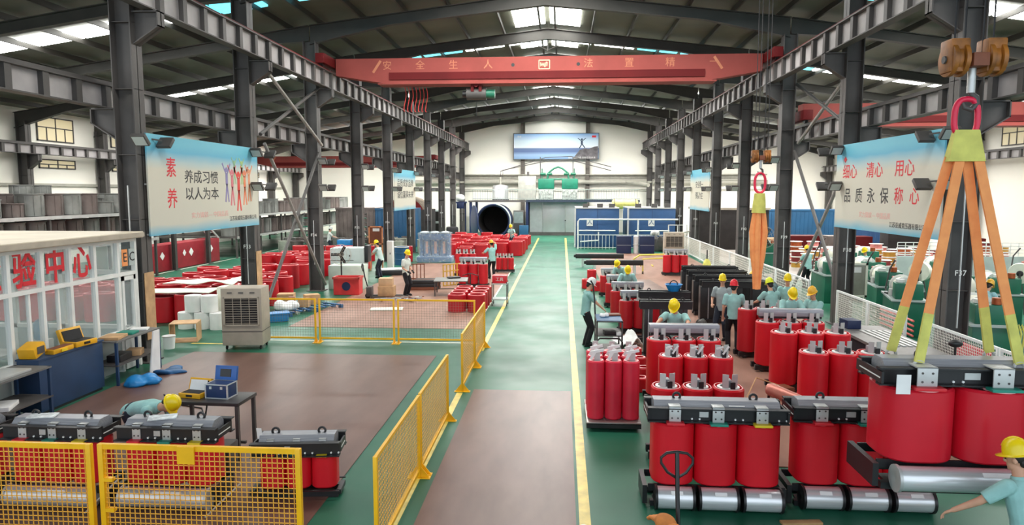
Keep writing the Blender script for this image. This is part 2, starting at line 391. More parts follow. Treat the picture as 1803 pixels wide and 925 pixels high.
# columns
def ibeam_col(x, y, h, w=.5, d=.42, m=STEEL):
    mb = MB()
    mb.box(-w/2, w/2, -.012, .012, .03, h)                       # web seen from the aisle end
    mb.box(-w/2, -w/2 + .025, -d/2, d/2, .03, h); mb.box(w/2 - .025, w/2, -d/2, d/2, .03, h)
    for z in [1.9 + 1.5 * i for i in range(int((h - 2) / 1.5))]: mb.box(-w/2, w/2, -d/2 + .05, d/2 - .05, z, z + .015)
    mb.box(-w/2 - .1, w/2 + .1, -d/2 - .1, d/2 + .1, 0, .03)
    o = struct('column', mb, m); o.location = (x, y, 0); return o
def corbel(parent, s, z, L=.62, low=0, m=STEEL):
    mb = MB()
    x0 = s * .25; x1 = s * (.25 + L)
    f = lambda a, b, c, d: mb.add([(a,-.14,b),(c,-.14,d),(c,.14,d),(a,.14,b),(a,-.14,b+.03),(c,-.14,d+.03),(c,.14,d+.03),(a,.14,b+.03)],
            [(0,3,2,1),(4,5,6,7),(0,1,5,4),(1,2,6,5),(2,3,7,6),(3,0,4,7)])
    f(x0, z - .03, x1, z - .03); f(x0, z - .75, x1, z - .35)
    mb.add([(x0,-.02,z-.75),(x1,-.02,z-.35),(x1,-.02,z),(x0,-.02,z),(x0,.02,z-.75),(x1,.02,z-.35),(x1,.02,z),(x0,.02,z)],
           [(0,1,2,3),(7,6,5,4),(0,4,5,1),(1,5,6,2),(2,6,7,3),(3,7,4,0)])
    mb.box(min(x1, x1 - s*.03), max(x1, x1 - s*.03), -.14, .14, z - .35, z)
    return mb.build('bracket', m, parent)
LAB = {0: 'F32', 1: 'F33', 2: 'F34', 3: 'F35'}
for i, y in enumerate(CY[3:]):
    for side, x, s in (('l', XL, 1), ('r', XR, -1)):
        c = ibeam_col(x, y, 10.0)
        if side == 'l' and i < 2: MB().box(.27, .285, -.2, .18, .55, 2.15).build('plywood_guard', CARD, c)
        corbel(c, s, 8.15); corbel(c, -s, 5.98)
        MB().box(-.012, .012, -.232, -.2, 1.1, 2.9 if i > 1 else 4.2).build('cable_conduit', ALU, c)
        body = ('F3%d' % (2 + i) if side == 'l' else 'F%d' % (37 + i)) if i < 8 else ''
        if body and not (side == 'l' and i == 0):
            text('painted_number', body, .17, WHITE, face_ny(0, -.236, 2.3), c, .001)
    if i >= 2:
        for x in (-27.2, 25.8):
            c = ibeam_col(x, y, 7.6, .5, .4); corbel(c, 1 if x < 0 else -1, 5.95, .55)
for x in (-3.95, 2.5):
    c = ibeam_col(x, BACK - .25, 11.0, .4, .35, mat('end wall post', (112, 106, 98), .6))
# crane runway girders
def runway(x, z0, z1, y0, y1, label, step=1.02, rail=True):
    t = thing('crane_runway_girder', label, 'crane girder', (x, 0, 0))
    MB().box(-.012, .012, y0, y1, z0, z1).build('web_plate', WEB, t)
    MB().box(-.14, .14, y0, y1, z0 - .03, z0).build('bottom_flange', STEEL, t)
    MB().box(-.16, .16, y0, y1, z1, z1 + .03).build('top_flange', STEEL, t)
    n = int((y1 - y0) / step); rb = MB().box(-.13, .13, -.09, .09, z0, z1).build('stiffener_rib', STEEL, t); rb.location = (0, y0, 0)
    for i in range(1, n + 1):
        r2 = rb.copy(); COL.objects.link(r2); r2.location = (0, y0 + step * i, 0)
    MB().box(-.035, .035, y0, y1, z1 + .03, z1 + .13).build('rail', CREDD if rail else STEEL, t)
    return t
runway(-9.42, 8.2, 8.8, 4, BACK - .6, 'long stiffened steel crane girder along the inner columns above the booth')
runway(7.95, 8.2, 8.8, 4, BACK - .6, 'long stiffened steel crane girder above the white mesh fence line')
runway(-10.68, 6.02, 6.5, 4, BACK - .6, 'lower steel crane girder on the side bay face of the booth columns', 1.0, False)
runway(9.21, 6.02, 6.5, 4, BACK - .6, 'lower steel crane girder on the winding shop face of the columns', 1.0, False)
runway(-26.6, 5.98, 6.4, 20, BACK - .6, 'far steel crane girder along the outer wall with windows', 1.0, False)
runway(25.2, 5.98, 6.4, 20, BACK - .6, 'far steel crane girder along the outer wall of the winding shop', 1.0, False)
# X bracing
def brace(x, y0, y1, z0, z1, where):
    a = MB().cyl((x, y0, z0), (x, y1, z1), .06, 8).build('diagonal_brace', STEEL); b = MB().cyl((x + .13, y0, z1), (x + .13, y1, z0), .06, 8).build('diagonal_brace', mat('pale brace', (150, 146, 142), .5))
    tag(a, 'dark diagonal brace rod rising away from the camera, ' + where, 'brace', 'column bracing'); tag(b, 'paler diagonal brace rod falling away from the camera, ' + where, 'brace', 'column bracing')
for x, w in ((XL + .33, 'beside the stacked red coils'), (XR + .24, 'beside the winding shop fence')):
    brace(x, CY[4] + .3, CY[5] - .3, 0.3, 5.6, w); brace(x, CY[4] + .3, CY[5] - .3, 5.9, 8.1, w.replace('beside', 'high above'))
# wall windows
def window(n, x, y0, y1, z0, z1, cols, split, s):
    t = MB(); 
    fr = MB(); e = .06; xx = x
    B = lambda a, b, c, d: fr.box(xx - .03, xx + .03, a, b, c, d)
    B(y0, y1, z0, z0 + e); B(y0, y1, z1 - e, z1); B(y0, y0 + e, z0, z1); B(y1 - e, y1, z0, z1)
    zs = z0 + (z1 - z0) * split; B(y0, y1, zs, zs + .05)
    for i in range(1, cols): yy = y0 + (y1 - y0) * i / cols; B(yy - .025, yy + .025, z0, zs if i % 2 else z1)
    o = struct('window_%d' % n, fr, STEEL)
    MB().box(xx - s * .01 - .005, xx - s * .01 + .005, y0 + e, y1 - e, z0 + e, z1 - e).build('window_pane', PANEW, o)
n = 1
for k in (3, 4, 6, 7):
    y = CY[3 + k] if False else 15.97 + 6.09 * k
    window(n, WL + .04, y + 1.4, y + 4.2, 6.75, 8.05, 4, .55, 1); n += 1
    window(n, WL + .04, y + 1.4, y + 4.2, 5.3, 5.8, 4, .4, 1); n += 1
for k in (3, 4, 6): 
    y = 15.97 + 6.09 * k; window(n, WR - .04, y + 1.4, y + 4.2, 6.75, 8.05, 4, .55, -1); n += 1
# pipes along the back wall and the wall ducts
for z, r, y in ((5.0, .22, BACK - .45), (5.75, .06, BACK - .3), (4.3, .05, BACK - .3)):
    o = MB().cyl((-16, y, z), (20, y, z), r, 14).build('wall_pipe', PIPE)
    tag(o, {5.0: 'fat pale pipe running across the far end wall', 5.75: 'thin pale pipe high on the far end wall', 4.3: 'thin lower pipe behind the platform railing'}[z], 'pipe')
o = MB().cyl((6.4, BACK - .6, 5.0), (8.2, BACK - 3, 4.7), .2, 12).build('wall_pipe', PIPE); tag(o, 'bent pale pipe end beside the far corner column', 'pipe')
o = MB().box(-27.59, -27.46, 30, 68, 4.35, 4.5).build('cable_tray', PIPE); tag(o, 'pale cable tray running along the outer wall of the drum bay', 'cable tray')
# floodlights on the columns
def flood(loc, rz, label, m=STEEL):
    t = thing('flood_light', label, 'lamp', loc, rz, 'flood lights on the columns')
    MB().bar((-.095, .0, 0), (.12, .2, -.03), .035).build('bracket_arm', STEEL, t)
    M = Matrix.Translation((.16, .3, -.08)) @ Matrix.Rotation(math.radians(46), 4, 'X')
    h = MB(); h.box(-.17, .17, -.15, .15, -.045, .045, M); h.build('lamp_housing', STEEL, t, bev=.01)
    g_ = MB(); g_.box(-.14, .14, -.12, .12, -.05, -.045, M); g_.build('glass_front', GREYM, t)
    return t
f0 = None
for i in range(0, 8):
    for side, x in (('booth side', XL), ('winding shop side', XR)):
        for zz in ((5.3,) if i < 1 and x < 0 else (4.3, 5.35)):
            for r in (0, PI):
                lab = 'dark flood light on the %s, %s column, %s, %s' % (side, ORD[i], 'lower pair' if zz < 4.9 else 'upper pair', 'facing away' if r == 0 else 'facing the camera')
                loc = (x + (.38 if x < 0 else -.38), CY[3 + i] + (.21 if r == 0 else -.21), zz); sc = 1 if (x < 0) == (r == 0) else -1
                if f0 is None: f0 = flood(loc, r, lab)
                else: copy_tree(f0, lab, loc, r, (sc, 1, 1))
# ================================================================ CRANES AND HOOKS
def bridge(name, label, x0, x1, y, zt, zb, taper, chars=None, zrail=8.93):
    t = thing(name, label, 'overhead crane', (0, y, 0))
    mb = MB(); xs = [x0, x0 + taper, x1 - taper, x1]; zbs = [zb + (zt - zb) * .35, zb, zb, zb + (zt - zb) * .35]
    D = .3
    for (xa, ba), (xb, bb) in zip(zip(xs, zbs), zip(xs[1:], zbs[1:])):
        mb.add([(xa,-D,ba),(xb,-D,bb),(xb,D,bb),(xa,D,ba),(xa,-D,zt),(xb,-D,zt),(xb,D,zt),(xa,D,zt)], [(0,3,2,1),(4,5,6,7),(0,1,5,4),(1,2,6,5),(2,3,7,6),(3,0,4,7)])
    mb.build('box_girder', CRED, t)
    h = zt - zb
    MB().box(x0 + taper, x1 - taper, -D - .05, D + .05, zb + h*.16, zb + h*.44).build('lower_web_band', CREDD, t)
    MB().box(x0 + taper * .8, x1 - taper * .8, -D - .12, D + .12, zb - .03, zb + .02).build('bottom_flange', CRED, t)
    for x in (x0 - .22, x1 + .22):
        e = MB(); e.box(x - .18, x + .18, -1.6, 1.6, zrail + .12, zrail + .5); e.build('end_carriage', CREDD, t, bev=.03)
        w = MB()
        for yy in (-1.3, 1.3): w.cyl((x - .05, yy, zrail + .175), (x + .05, yy, zrail + .175), .17, 14)
        w.build('wheel', BLACK, t)
    if chars:
        for cx, ch in chars: text('painted_character', ch, h * .38, GOLDTXT, face_ny(cx, -D - .002, zb + h * .70), t, .002)
    for s in (-1, 1):
        cx = (x0 + x1) / 2 + s * (x1 - x0) * .40
        M = Matrix.Translation((cx, -D - .003, zb + h * .68)) @ Matrix.Rotation(-s * .6, 4, 'Y')
        MB().box(-.05, .05, -.002, .002, -h*.28, h*.28, M).build('painted_stripe', GOLDTXT, t)
    return t
def emblem(parent, x, y, z, s):
    mb = MB()
    for a in (-1, 1): mb.box(x + a*s*.62 - .02, x + a*s*.62 + .02, y - .006, y, z - s*.5, z + s*.5)
    for a in (-1, 1): mb.box(x - s*.62, x + s*.62, y - .006, y, z + a*s*.5 - .02, z + a*s*.5 + .02)
    pts = [(-.42,.25),(-.42,-.25),(-.2,.22),(-.2,-.25),(0,.22),(0,-.25),(.12,-.25),(.2,.25),(.36,.25),(.3,-.2)]
    for a, b in zip(pts, pts[1:]): mb.bar((x + a[0]*s, y - .003, z + a[1]*s), (x + b[0]*s, y - .003, z + b[1]*s), .035, .006, up=(0, 1, 0))
    mb.build('emblem', mat('pale emblem', (226, 180, 150), .5, 0, .02), parent)
c1 = bridge('overhead_crane', 'large red overhead bridge crane with faded gold characters spanning the middle hall', -9.22, 7.75, 29.0, 9.42, 8.4, 2.2,
       [(-7.1, '安'), (-5.75, '全'), (-4.4, '生'), (-3.0, '人'), (1.0, '法'), (2.6, '置'), (4.2, '精'), (5.9, '一')])
emblem(c1, -.75, -.305, 9.1, .34)
ch = MB()
for x in (-2.0, .6): ch.cyl((x, -.312, 9.1), (x, -.3, 9.1), .07, 12)
ch.build('inspection_hole', BLACK, c1)
c2 = bridge('overhead_crane', 'red bridge crane in the winding shop bay with a boxed emblem', 9.42, 24.96, 29.2, 7.5, 6.62, 1.6, [(12.4, '生'), (14.5, '产')], 6.63)
emblem(c2, 20.2, -.305, 7.22, .3)
bridge('overhead_crane', 'dark red bridge crane low over the grey drum storage bay', -26.36, -10.95, 60.0, 7.1, 6.15, 1.6, None, 6.64)
# hoist under the main crane
t = thing('electric_hoist', 'dark electric hoist drum hanging under the large red bridge crane', 'hoist', (-3.45, 29, -.27))
MB().cyl((-.45, 0, 8.28), (.35, 0, 8.28), .24, 18).build('rope_drum', STEEL, t)
MB().cyl((.35, 0, 8.28), (.7, 0, 8.28), .18, 14).build('motor', GREENM, t)
MB().cyl((-.62, 0, 8.28), (-.45, 0, 8.28), .13, 14).build('gearbox', BLACK, t)
mb = MB(); [mb.cbox((x, y, 8.5), (.12, .1, .3)) for x in (-.2, .12) for y in (-.2, .2)]; mb.cyl((-.04, -.3, 8.62), (-.04, .3, 8.62), .1, 12); mb.build('trolley', CREDD, t)
MB().cyl((-.05, 0, 7.3), (-.05, 0, 8.1), .012, 6).build('steel_rope', BLACK, t)
# festoon cable loops
t = thing('festoon_cable', 'bunch of looped red festoon cables hanging beneath the large red crane', 'cable', (-6.0, 29.2, -.2))
for i in range(7):
    x = -.5 + i * .14; pts = [(x + .05 * math.sin(a * 2), .05 * i, 8.55 - 1.25 * a / PI + (.35 * max(0, a - 2.4))) for a in [PI * j / 10 for j in range(11)]]
    MB().tube(pts, .018, 6).build('cable_loop', mat('festoon red', (214, 70, 66), .5), t)
MB().cyl((-2.6, 0, 8.58), (.7, 0, 8.58), .02, 6).build('carrier_wire', STEEL, t)
def sling(parent, p, q, w=.09, a=.18, b=.2):
    P_, Q = Vector(p), Vector(q)
    f = lambda u: P_ + (Q - P_) * u
    MB().bar(f(0), f(a), w * 1.15, .03, up=(0, 1, 0)).build('webbing_eye', LIME, parent)
    MB().bar(f(a), f(1 - b), w, .022, up=(0, 1, 0)).build('webbing_strap', ORANGE, parent)
    if b > 0: MB().bar(f(1 - b), f(1), w, .03, up=(0, 1, 0)).build('webbing_end', LIME, parent); MB().torus((Q.x, Q.y, Q.z - .03), .05, .016, 'Y', 14, 6).build('shackle', ALU, parent)
def hookblock(label, x, y, z, s=1.0, top=8.2):
    t = thing('crane_hook_block', label, 'crane hook', (x, y, z), 0)
    for dx in (-.16, .16):
        mb = MB()
        for a, r in ((-.07, .155), (-.02, .13), (.03, .155)): mb.cyl(((dx + a) * s, 0, 0), ((dx + a + .04) * s, 0, 0), r * s, 22)
        sh = mb.build('sheave', OCHRE, t, bev=.006)
        q = MB(); q.cbox((dx * s, 0, .03 * s), (.17 * s, .2 * s, .3 * s)); q.build('cheek_plate', OCHRE, sh, bev=.02)
        MB().cyl(((dx - .1) * s, 0, 0), ((dx + .1) * s, 0, 0), .035 * s, 12).build('pin', STEEL, sh)
    MB().cbox((0, 0, -.02), (.14 * s, .3 * s, .12 * s)).build('crossbar', BROWN, t, bev=.01)
    MB().cyl((0, 0, -.02), (0, 0, -.3 * s), .035 * s, 10).build('shank', ALU, t)
    pts = [(0, 0, -.26), (.0, 0, -.30), (.05, 0, -.34), (.06, 0, -.40), (.01, 0, -.45), (-.05, 0, -.43), (-.07, 0, -.38)]
    MB().tube([(a*s, b, c*s) for a, b, c in pts], [.022*s, .024*s, .028*s, .03*s, .028*s, .02*s, .012*s], 10).build('hook', STEEL, t)
    for dx in (-.17, -.08, .08, .17): MB().cyl((dx * s, 0, .05), (dx * s, 0, top - z), .009, 5).build('steel_rope', BLACK, t)
    return t
HX, HY = 4.1, 7.6
hookblock('ochre twin sheave hook block holding the pink ring above the hoisted transformer', HX + .03, HY, 5.38, 1.1)
t = thing('lifting_ring', 'large pink red oval ring on the near crane hook', 'lifting ring', (HX, HY, 4.80))
mb = MB(); mb.tube([(.115 * math.copysign(abs(math.cos(a)) ** .7, math.cos(a)), 0, .19 * math.copysign(abs(math.sin(a)) ** .8, math.sin(a))) for a in [2 * PI * i / 24 for i in range(24)]], .03, 10, closed=True)
mb.build('ring', HOTPINK, t)
t = thing('four_leg_sling', 'orange and lime four leg webbing sling carrying the hoisted red transformer', 'lifting sling', (0, 0, 0))
mb = MB(); mb.add([(HX-.11,HY-.03,4.68),(HX+.13,HY-.03,4.68),(HX+.19,HY-.06,4.36),(HX-.17,HY-.06,4.36),(HX-.11,HY+.03,4.68),(HX+.13,HY+.03,4.68),(HX+.19,HY+.06,4.36),(HX-.17,HY+.06,4.36)],
     [(0,1,2,3),(7,6,5,4),(0,4,5,1),(1,5,6,2),(2,6,7,3),(3,7,4,0)]); mb.build('sling_head', LIME, t)
T3X, T3Y, T3Z = 4.42, 7.55, 1.22; SE = (3.62, 3.68, 4.6, 4.62)
for (a, b) in (((HX-.12, HY+.03, 4.4), (SE[0] - .04, HY+.2, 2.33)), ((HX-.05, HY-.03, 4.4), (SE[1], HY-.2, 2.3)), ((HX+.05, HY+.03, 4.4), (SE[2], HY+.2, 2.33)), ((HX+.13, HY-.03, 4.4), (SE[3] + .05, HY-.2, 2.3))):
    sling(t, a, b, .095, 0.0001, .24)
# second hook
H2 = (4.22, 15.5)
hookblock('small ochre hook block above the gathered orange slings', H2[0], H2[1], 4.79, .8, 8.4)
t = thing('lifting_ring', 'pink red oval ring on the farther crane hook', 'lifting ring', (H2[0], H2[1], 4.24))
MB().tube([(.11 * math.cos(a), 0, .21 * math.copysign(abs(math.sin(a)) ** .7, math.sin(a))) for a in [2 * PI * i / 20 for i in range(20)]], .028, 8, closed=True).build('ring', HOTPINK, t)
t = thing('gathered_sling', 'bundle of folded orange slings hanging from the farther hook', 'lifting sling', (H2[0], H2[1], 0))
MB().tube([(0, 0, 4.02), (0, 0, 3.85), (-.01, 0, 3.6)], [.11, .13, .15], 10).build('sling_head', LIME, t)
for i, (dx, dy) in enumerate(((-.1, 0), (-.03, -.06), (.05, .02), (.1, -.03))):
    pts = [(dx * .8, dy, 3.62), (dx * 1.2, dy, 3.2), (dx * .9, dy, 2.7), (dx * .55 , dy, 2.35), (dx * .35, dy, 1.95)]
    MB().tube(pts, [.055, .075, .07, .05, .045], 8).build('webbing_strap', ORANGE, t)
# ================================================================ TRANSFORMERS
def racetrack(w, d, n=10, r=None):
    r = r if r is not None else min(w, d) / 2; r = min(r, min(w, d) / 2 - 1e-4); pts = []
    for cx, cy, a0 in ((w/2 - r, d/2 - r, 0), (-w/2 + r, d/2 - r, PI/2), (-w/2 + r, -d/2 + r, PI), (w/2 - r, -d/2 + r, 1.5*PI)):
        pts += [(cx + r * math.cos(a0 + PI/2 * i / (n//2)), cy + r * math.sin(a0 + PI/2 * i / (n//2))) for i in range(n//2 + 1)]
    return pts
def coil_mesh(w, d, z0, z1, x=0, y=0, r=None, wall=.07, depth=.12, rim=True):
    """one cast coil: outer skin, rounded rim, hollow top"""
    mb = MB(); o = racetrack(w, d, 14, r); i_ = racetrack(w - 2*wall, d - 2*wall, 14, (r - wall) if r else None); m_ = racetrack(w - .04, d - .04, 14, (r - .02) if r else None)
    R = lambda pts, z: [(x + a, y + b, z) for a, b in pts]
    mb.rings([R(m_, z0), R(o, z0 + .02), R(o, z1 - .025), R(m_, z1)], True, False)
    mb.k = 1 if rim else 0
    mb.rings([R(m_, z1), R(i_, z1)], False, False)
    mb.k = 0
    mb.rings([R(i_, z1), R(i_, z1 - depth)], False, True)
    return mb
def transformer(label, x, y, rz, w, d, h, z=0.0, fans='three', grp='dry type transformers', red=RED, big=False, z_hung=False, core_w=None):
    """w total coil width, d coil depth, h coil height; base z of the feet"""
    t = thing('dry_type_transformer', label, 'transformer', (x, y, z), rz, grp)
    zb = .30 if fans else .12; cw = w / 3; zt = zb + h
    for i in range(3):
        cx = -w/2 + cw * (i + .5)
        c = coil_mesh(cw * .985, d, zb, zt, cx, 0, r=min(cw, d) * .37, wall=.05).build('coil', [red, red], t)
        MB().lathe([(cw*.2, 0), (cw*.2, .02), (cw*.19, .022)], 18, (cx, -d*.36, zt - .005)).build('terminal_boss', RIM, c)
    # core yoke and legs
    MB().prism([(-.12, .0), (.12, .0), (.155, .09), (.155, .17), (.09, .235), (-.09, .235), (-.155, .17), (-.155, .09)], -w/2 + .02, w/2 - .02, Matrix.Translation((0, 0, zt + .03)) @ Matrix(((0, 0, 1, 0), (1, 0, 0, 0), (0, 1, 0, 0), (0, 0, 0, 1)))).build('core_yoke', CORE, t)
    lg = MB()
    for i in range(3): cx = -w/2 + cw*(i+.5); lg.cyl((cx, 0, zt - .1), (cx, 0, zt + .06), cw*.22, 12)
    lg.build('core_leg', CORE, t)
    for s in (-1, 1):
        mb = MB(); yy = s * .185
        mb.box(-w/2 - .07, w/2 + .07, yy - .012, yy + .012, zt + .02, zt + .2); mb.box(-w/2 - .07, w/2 + .07, min(yy, yy + s*.09), max(yy, yy + s*.09), zt + .19, zt + .205)
        mb.box(-w/2 - .07, w/2 + .07, min(yy, yy + s*.09), max(yy, yy + s*.09), zt + .02, zt + .035)
        mb.build('top_clamp', BLACK, t)
        mb = MB(); mb.box(-w/2 - .05, w/2 + .05, yy - .012 + s*.05, yy + .012 + s*.05, .1 + (zb-.2 if zb > .2 else 0), zb - .005)
        mb.box(-w/2 - .02, w/2 + .02, s*d*.36 - .04, s*d*.36 + .04, .0, .07)
        mb.build('base_beam', BLACK, t)
    for s in (-1, 1):
        mb = MB(); xx = s * (w/2 + .06)
        mb.box(xx - .012, xx + .012, -d*.42, d*.42, zt + .05, zt + .17); mb.build('end_plate', BLACK, t)
        MB().box(xx + s*.012 - .004, xx + s*.012 + .004, -d*.38, d*.3, zt + .10, zt + .112).build('bolt_line', WHITE, t)
        mb = MB(); mb.box(xx - .06, xx, -d*.45, d*.45, .04, zb - .02); mb.build('side_foot', BLACK, t)
        mb = MB(); mb.torus((s * w*.3, .0, zt + .29), .045, .016, 'Y', 14, 8); mb.box(s*w*.3 - .03, s*w*.3 + .03, -.01, .01, zt + .2, zt + .26); mb.build('lifting_lug', BLACK, t)
    mb = MB()
    for i in range(3):
        for u in (-.12, .12):
            cx = -w/2 + cw*(i+.5); mb.cyl((cx + cw*.5 + u*.4, -.197, zt + .055), (cx + cw*.5 + u*.4, -.21, zt + .055), .013, 8)
    mb.build('bolt', WHITE, t)
    bits = [REDTXT, TEALT, YBIT]
    for i in range(3):
        cx = -w/2 + cw*(i+.5); pw = cw*.27; p = MB(); yf = -d*.44
        p.box(cx - pw/2, cx + pw/2, yf - .008, yf + .008, zt - .0, zt + .23); p.box(cx - pw/2, cx + pw/2, yf - .008, yf + .2, zt + .215, zt + .23)
        pl = p.build('terminal_plate', ALU, t, bev=.003)
        q = MB(); [q.cyl((cx + a*pw*.25, yf - .012, zt + b), (cx + a*pw*.25, yf - .008, zt + b), .012, 8) for a in (-1, 1) for b in (.08, .17)]; q.build('bolt_hole', STEEL, pl)
        MB().cbox((cx, yf - .03, zt + .022), (pw*1.5, .13, .028)).build('insulator', bits[i], t, bev=.004)
    MB().box(-w*.14, -w*.07, -.21, -.197, zt + .08, zt + .15).build('rating_plate', ALU, t)
    if fans:
        nf = 3 if fans == 'three' else 1
        for s in (-1,):
            for i in range(nf):
                fw = cw*.8 if nf == 3 else w*.92; cx = (-w/2 + cw*(i+.5)) if nf == 3 else 0
                yf = s * (d*.5 + .05); rr = .14 if nf == 3 else .125
                f = MB().cyl((cx - fw/2, yf, .165), (cx + fw/2, yf, .165), rr, 22).build('cooling_fan', SILVER, t)
                for e in (-1, 1):
                    q = MB(); q.lathe([(.03, 0), (rr*1.12, 0), (rr*1.12, .03*e), (.05, .035*e), (.02, .02*e)] if e > 0 else [(.02, -.02), (.05, -.035), (rr*1.12, -.03), (rr*1.12, 0), (.03, 0)], 20, (cx + e*fw/2, yf, .165), 'X'); q.build('fan_end_cap', BLACK if nf == 3 else ALU, f)
                MB().cbox((cx + fw*.05, yf - rr*.74, .165 + rr*.72), (fw*.34, .004, .05), rx=-.75).build('fan_label', PAPER, f)
                MB().box(cx - fw/2 - .02, cx + fw/2 + .02, min(yf, 0), max(yf, 0), .02, .05).build('fan_bracket', BLACK, f)
    return t
transformer('finished red three coil transformer with silver fans, standing behind the pallet truck handle', 2.0, 9.12, -.01, 1.63, .6, .80, 0, 'three')
transformer('finished red transformer with silver fans standing under the hoisted one', 3.88, 9.25, -.01, 1.66, .6, .80, 0, 'three')
T3 = transformer('wide red transformer hanging in orange slings in mid air', T3X, T3Y, -.005, 2.2, .74, .76, T3Z - .22, 'one', red=mat('glossy crimson resin', (206, 24, 44), .35, 0, .04, 1.6))
transformer('red transformer behind the yellow fence, below the blue cabinet', -6.52, 8.55, .0, 1.2, .46, .56, 0, 'one', 'transformers behind the yellow fence')
transformer('red transformer cut off by the photo edge behind the yellow fence', -7.98, 8.5, .0, 1.2, .46, .56, 0, 'one', 'transformers behind the yellow fence')
transformer('red transformer behind the yellow fence, directly below the bending worker', -5.02, 8.6, .0, 1.2, .46, .56, 0, 'one', 'transformers behind the yellow fence')
transformer('small red transformer without fans standing clear beside the yellow mesh panel', -3.5, 8.95, .12, 1.02, .36, .45, 0, None, 'transformers behind the yellow fence')
# white paper tags on the near units
def paper(label, loc, sz, rx=-1.2, rz=0):
    o = MB().cbox((0, 0, 0), (sz[0], .003, sz[1]), rx=rx, rz=rz).build('paper_tag', PAPER); o.location = loc; tag(o, label, 'paper', 'paper tags'); return o
paper('crumpled white paper on the top clamp of the fanned transformer by the pallet truck', (2.25, 9.0, 1.32), (.2, .07), -1.4)
paper('white paper note hanging on the end clamp of the hoisted transformer', (T3X - .98, T3Y - .36, 2.12), (.14, .2), 0)
paper('white paper note on the small transformer clamp', (-3.98, 8.8, .86), (.07, .16), .2)
def coil_set(label, x, y, rz, n=3, cw=.42, h=1.1, stage='terminals', grp='assembled red coil sets', ties=False, yoke=False, red=RED, shim=True):
    t = thing('coil_assembly', label, 'transformer core', (x, y, 0), rz, grp); w = n*cw; zb = .16
    for i in range(n):
        cx = -w/2 + cw*(i+.5)
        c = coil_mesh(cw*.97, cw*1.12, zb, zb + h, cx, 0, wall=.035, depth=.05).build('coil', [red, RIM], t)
        mb = MB().lathe([(cw*.36, 0), (cw*.36, .02), (cw*.27, .03), (cw*.27, 0)], 20, (cx, 0, zb + h - .02)); mb.build('spacer_ring', WHITE, c)
        if not yoke:
            MB().cbox((cx - .02, 0, zb + h + .05), (cw*.24, cw*.3, .12)).build('core_leg', CORE, t, bev=.01)
        for e in (-1, 1):
            pl = MB().cbox((cx + .07*e, -cw*.26 if e < 0 else -cw*.2, zb + h + .11), (.09, .012, .2), rz=.35*e).build('terminal_plate', ALU, t)
        MB().cbox((cx + .03, -cw*.33, zb + h + .05), (.07, .03, .1)).build('insulator', BLACK, t)
        if ties:
            q = MB().cbox((cx + .05, -cw*.4, zb + h + .13), (.03, .01, .17), ry=.6); q.cbox((cx - .05, -cw*.38, zb + h + .17), (.12, .015, .03), ry=-.3); q.build('white_tie', PAPER, t)
    if yoke:
        MB().cbox((0, .02, zb + h + .2), (w*.94, .2, .16)).build('core_yoke', CORE, t, bev=.012)
        MB().cbox((0, .02, zb + h + .1), (w*.9, .16, .06)).build('packing_strip', BLACK, t)
    for s in (-1, 1): MB().box(-w/2 - .04, w/2 + .04, s*cw*.33 - .04, s*cw*.33 + .04, .05, zb + .005).build('base_beam', BLACK, t)
    mb = MB(); [mb.cyl((a*w*.42 - .03, b*cw*.33, .05), (a*w*.42 + .03, b*cw*.33, .05), .05, 12) for a in (-1, 1) for b in (-1, 1)]; mb.build('roller', BLACK, t)
    return t
coil_set('three slim red coils with white cable ties, standing in front of the bending worker', 2.3, 12.05, 0, cw=.42, h=1.1, ties=True)
coil_set('red coil set with a bare grey yoke the bending worker leans over', 2.35, 13.55, 0, cw=.47, h=1.08, yoke=True)
coil_set('red coil set with a grey yoke worked on by the helmet group', 5.15, 16.1, 0, cw=.5, h=.98, yoke=True)
coil_set('three stout red coils with open tops in front of the helmet group', 5.05, 14.5, 0, cw=.52, h=1.06)
coil_set('three stout red coils just behind the hoisted transformer, by the black table', 5.0, 12.7, 0, cw=.5, h=1.06)
coil_set('dark red tall coil set beside the red helmet worker', 4.95, 17.5, .2, cw=.42, h=1.05, red=REDD)
coil_set('red coil row just behind the fanned transformer beside the pallet truck', 2.05, 10.55, 0, cw=.46, h=.98)
for i, (x, y, rz, w_, h_) in enumerate(((1.75, 20.2, .05, .4, .8), (1.6, 22.5, 0, .36, .75), (1.55, 24.8, 0, .34, .7), (1.5, 27.4, 0, .34, .66))):
    coil_set('small red coil set beside the aisle, %s beyond the white helmet worker' % ORD[i], x + .5, y, rz, cw=w_, h=h_, yoke=True, red=REDD, grp='small coil sets beside the aisle')
coil_set('red coil set standing alone beyond the black frames, before the beige cooler', 5.5, 34.5, 0, cw=.4, h=.85, yoke=True, red=REDD)
coil_set('small red coil set with terminals on the far plate behind the low dark one', -4.6, 33.4, 0, cw=.34, h=.95, red=REDD, grp='small coil sets on the far plate')
coil_set('small dark red coil set on the far plate, nearer the trolley', -3.75, 29.6, 0, cw=.42, h=.85, red=REDD, yoke=True, grp='small coil sets on the far plate')
coil_set('low red coil set at the aisle edge behind the worker with dark sleeve', -2.85, 35.2, 0, cw=.3, h=.6, red=REDD, grp='small coil sets on the far plate')
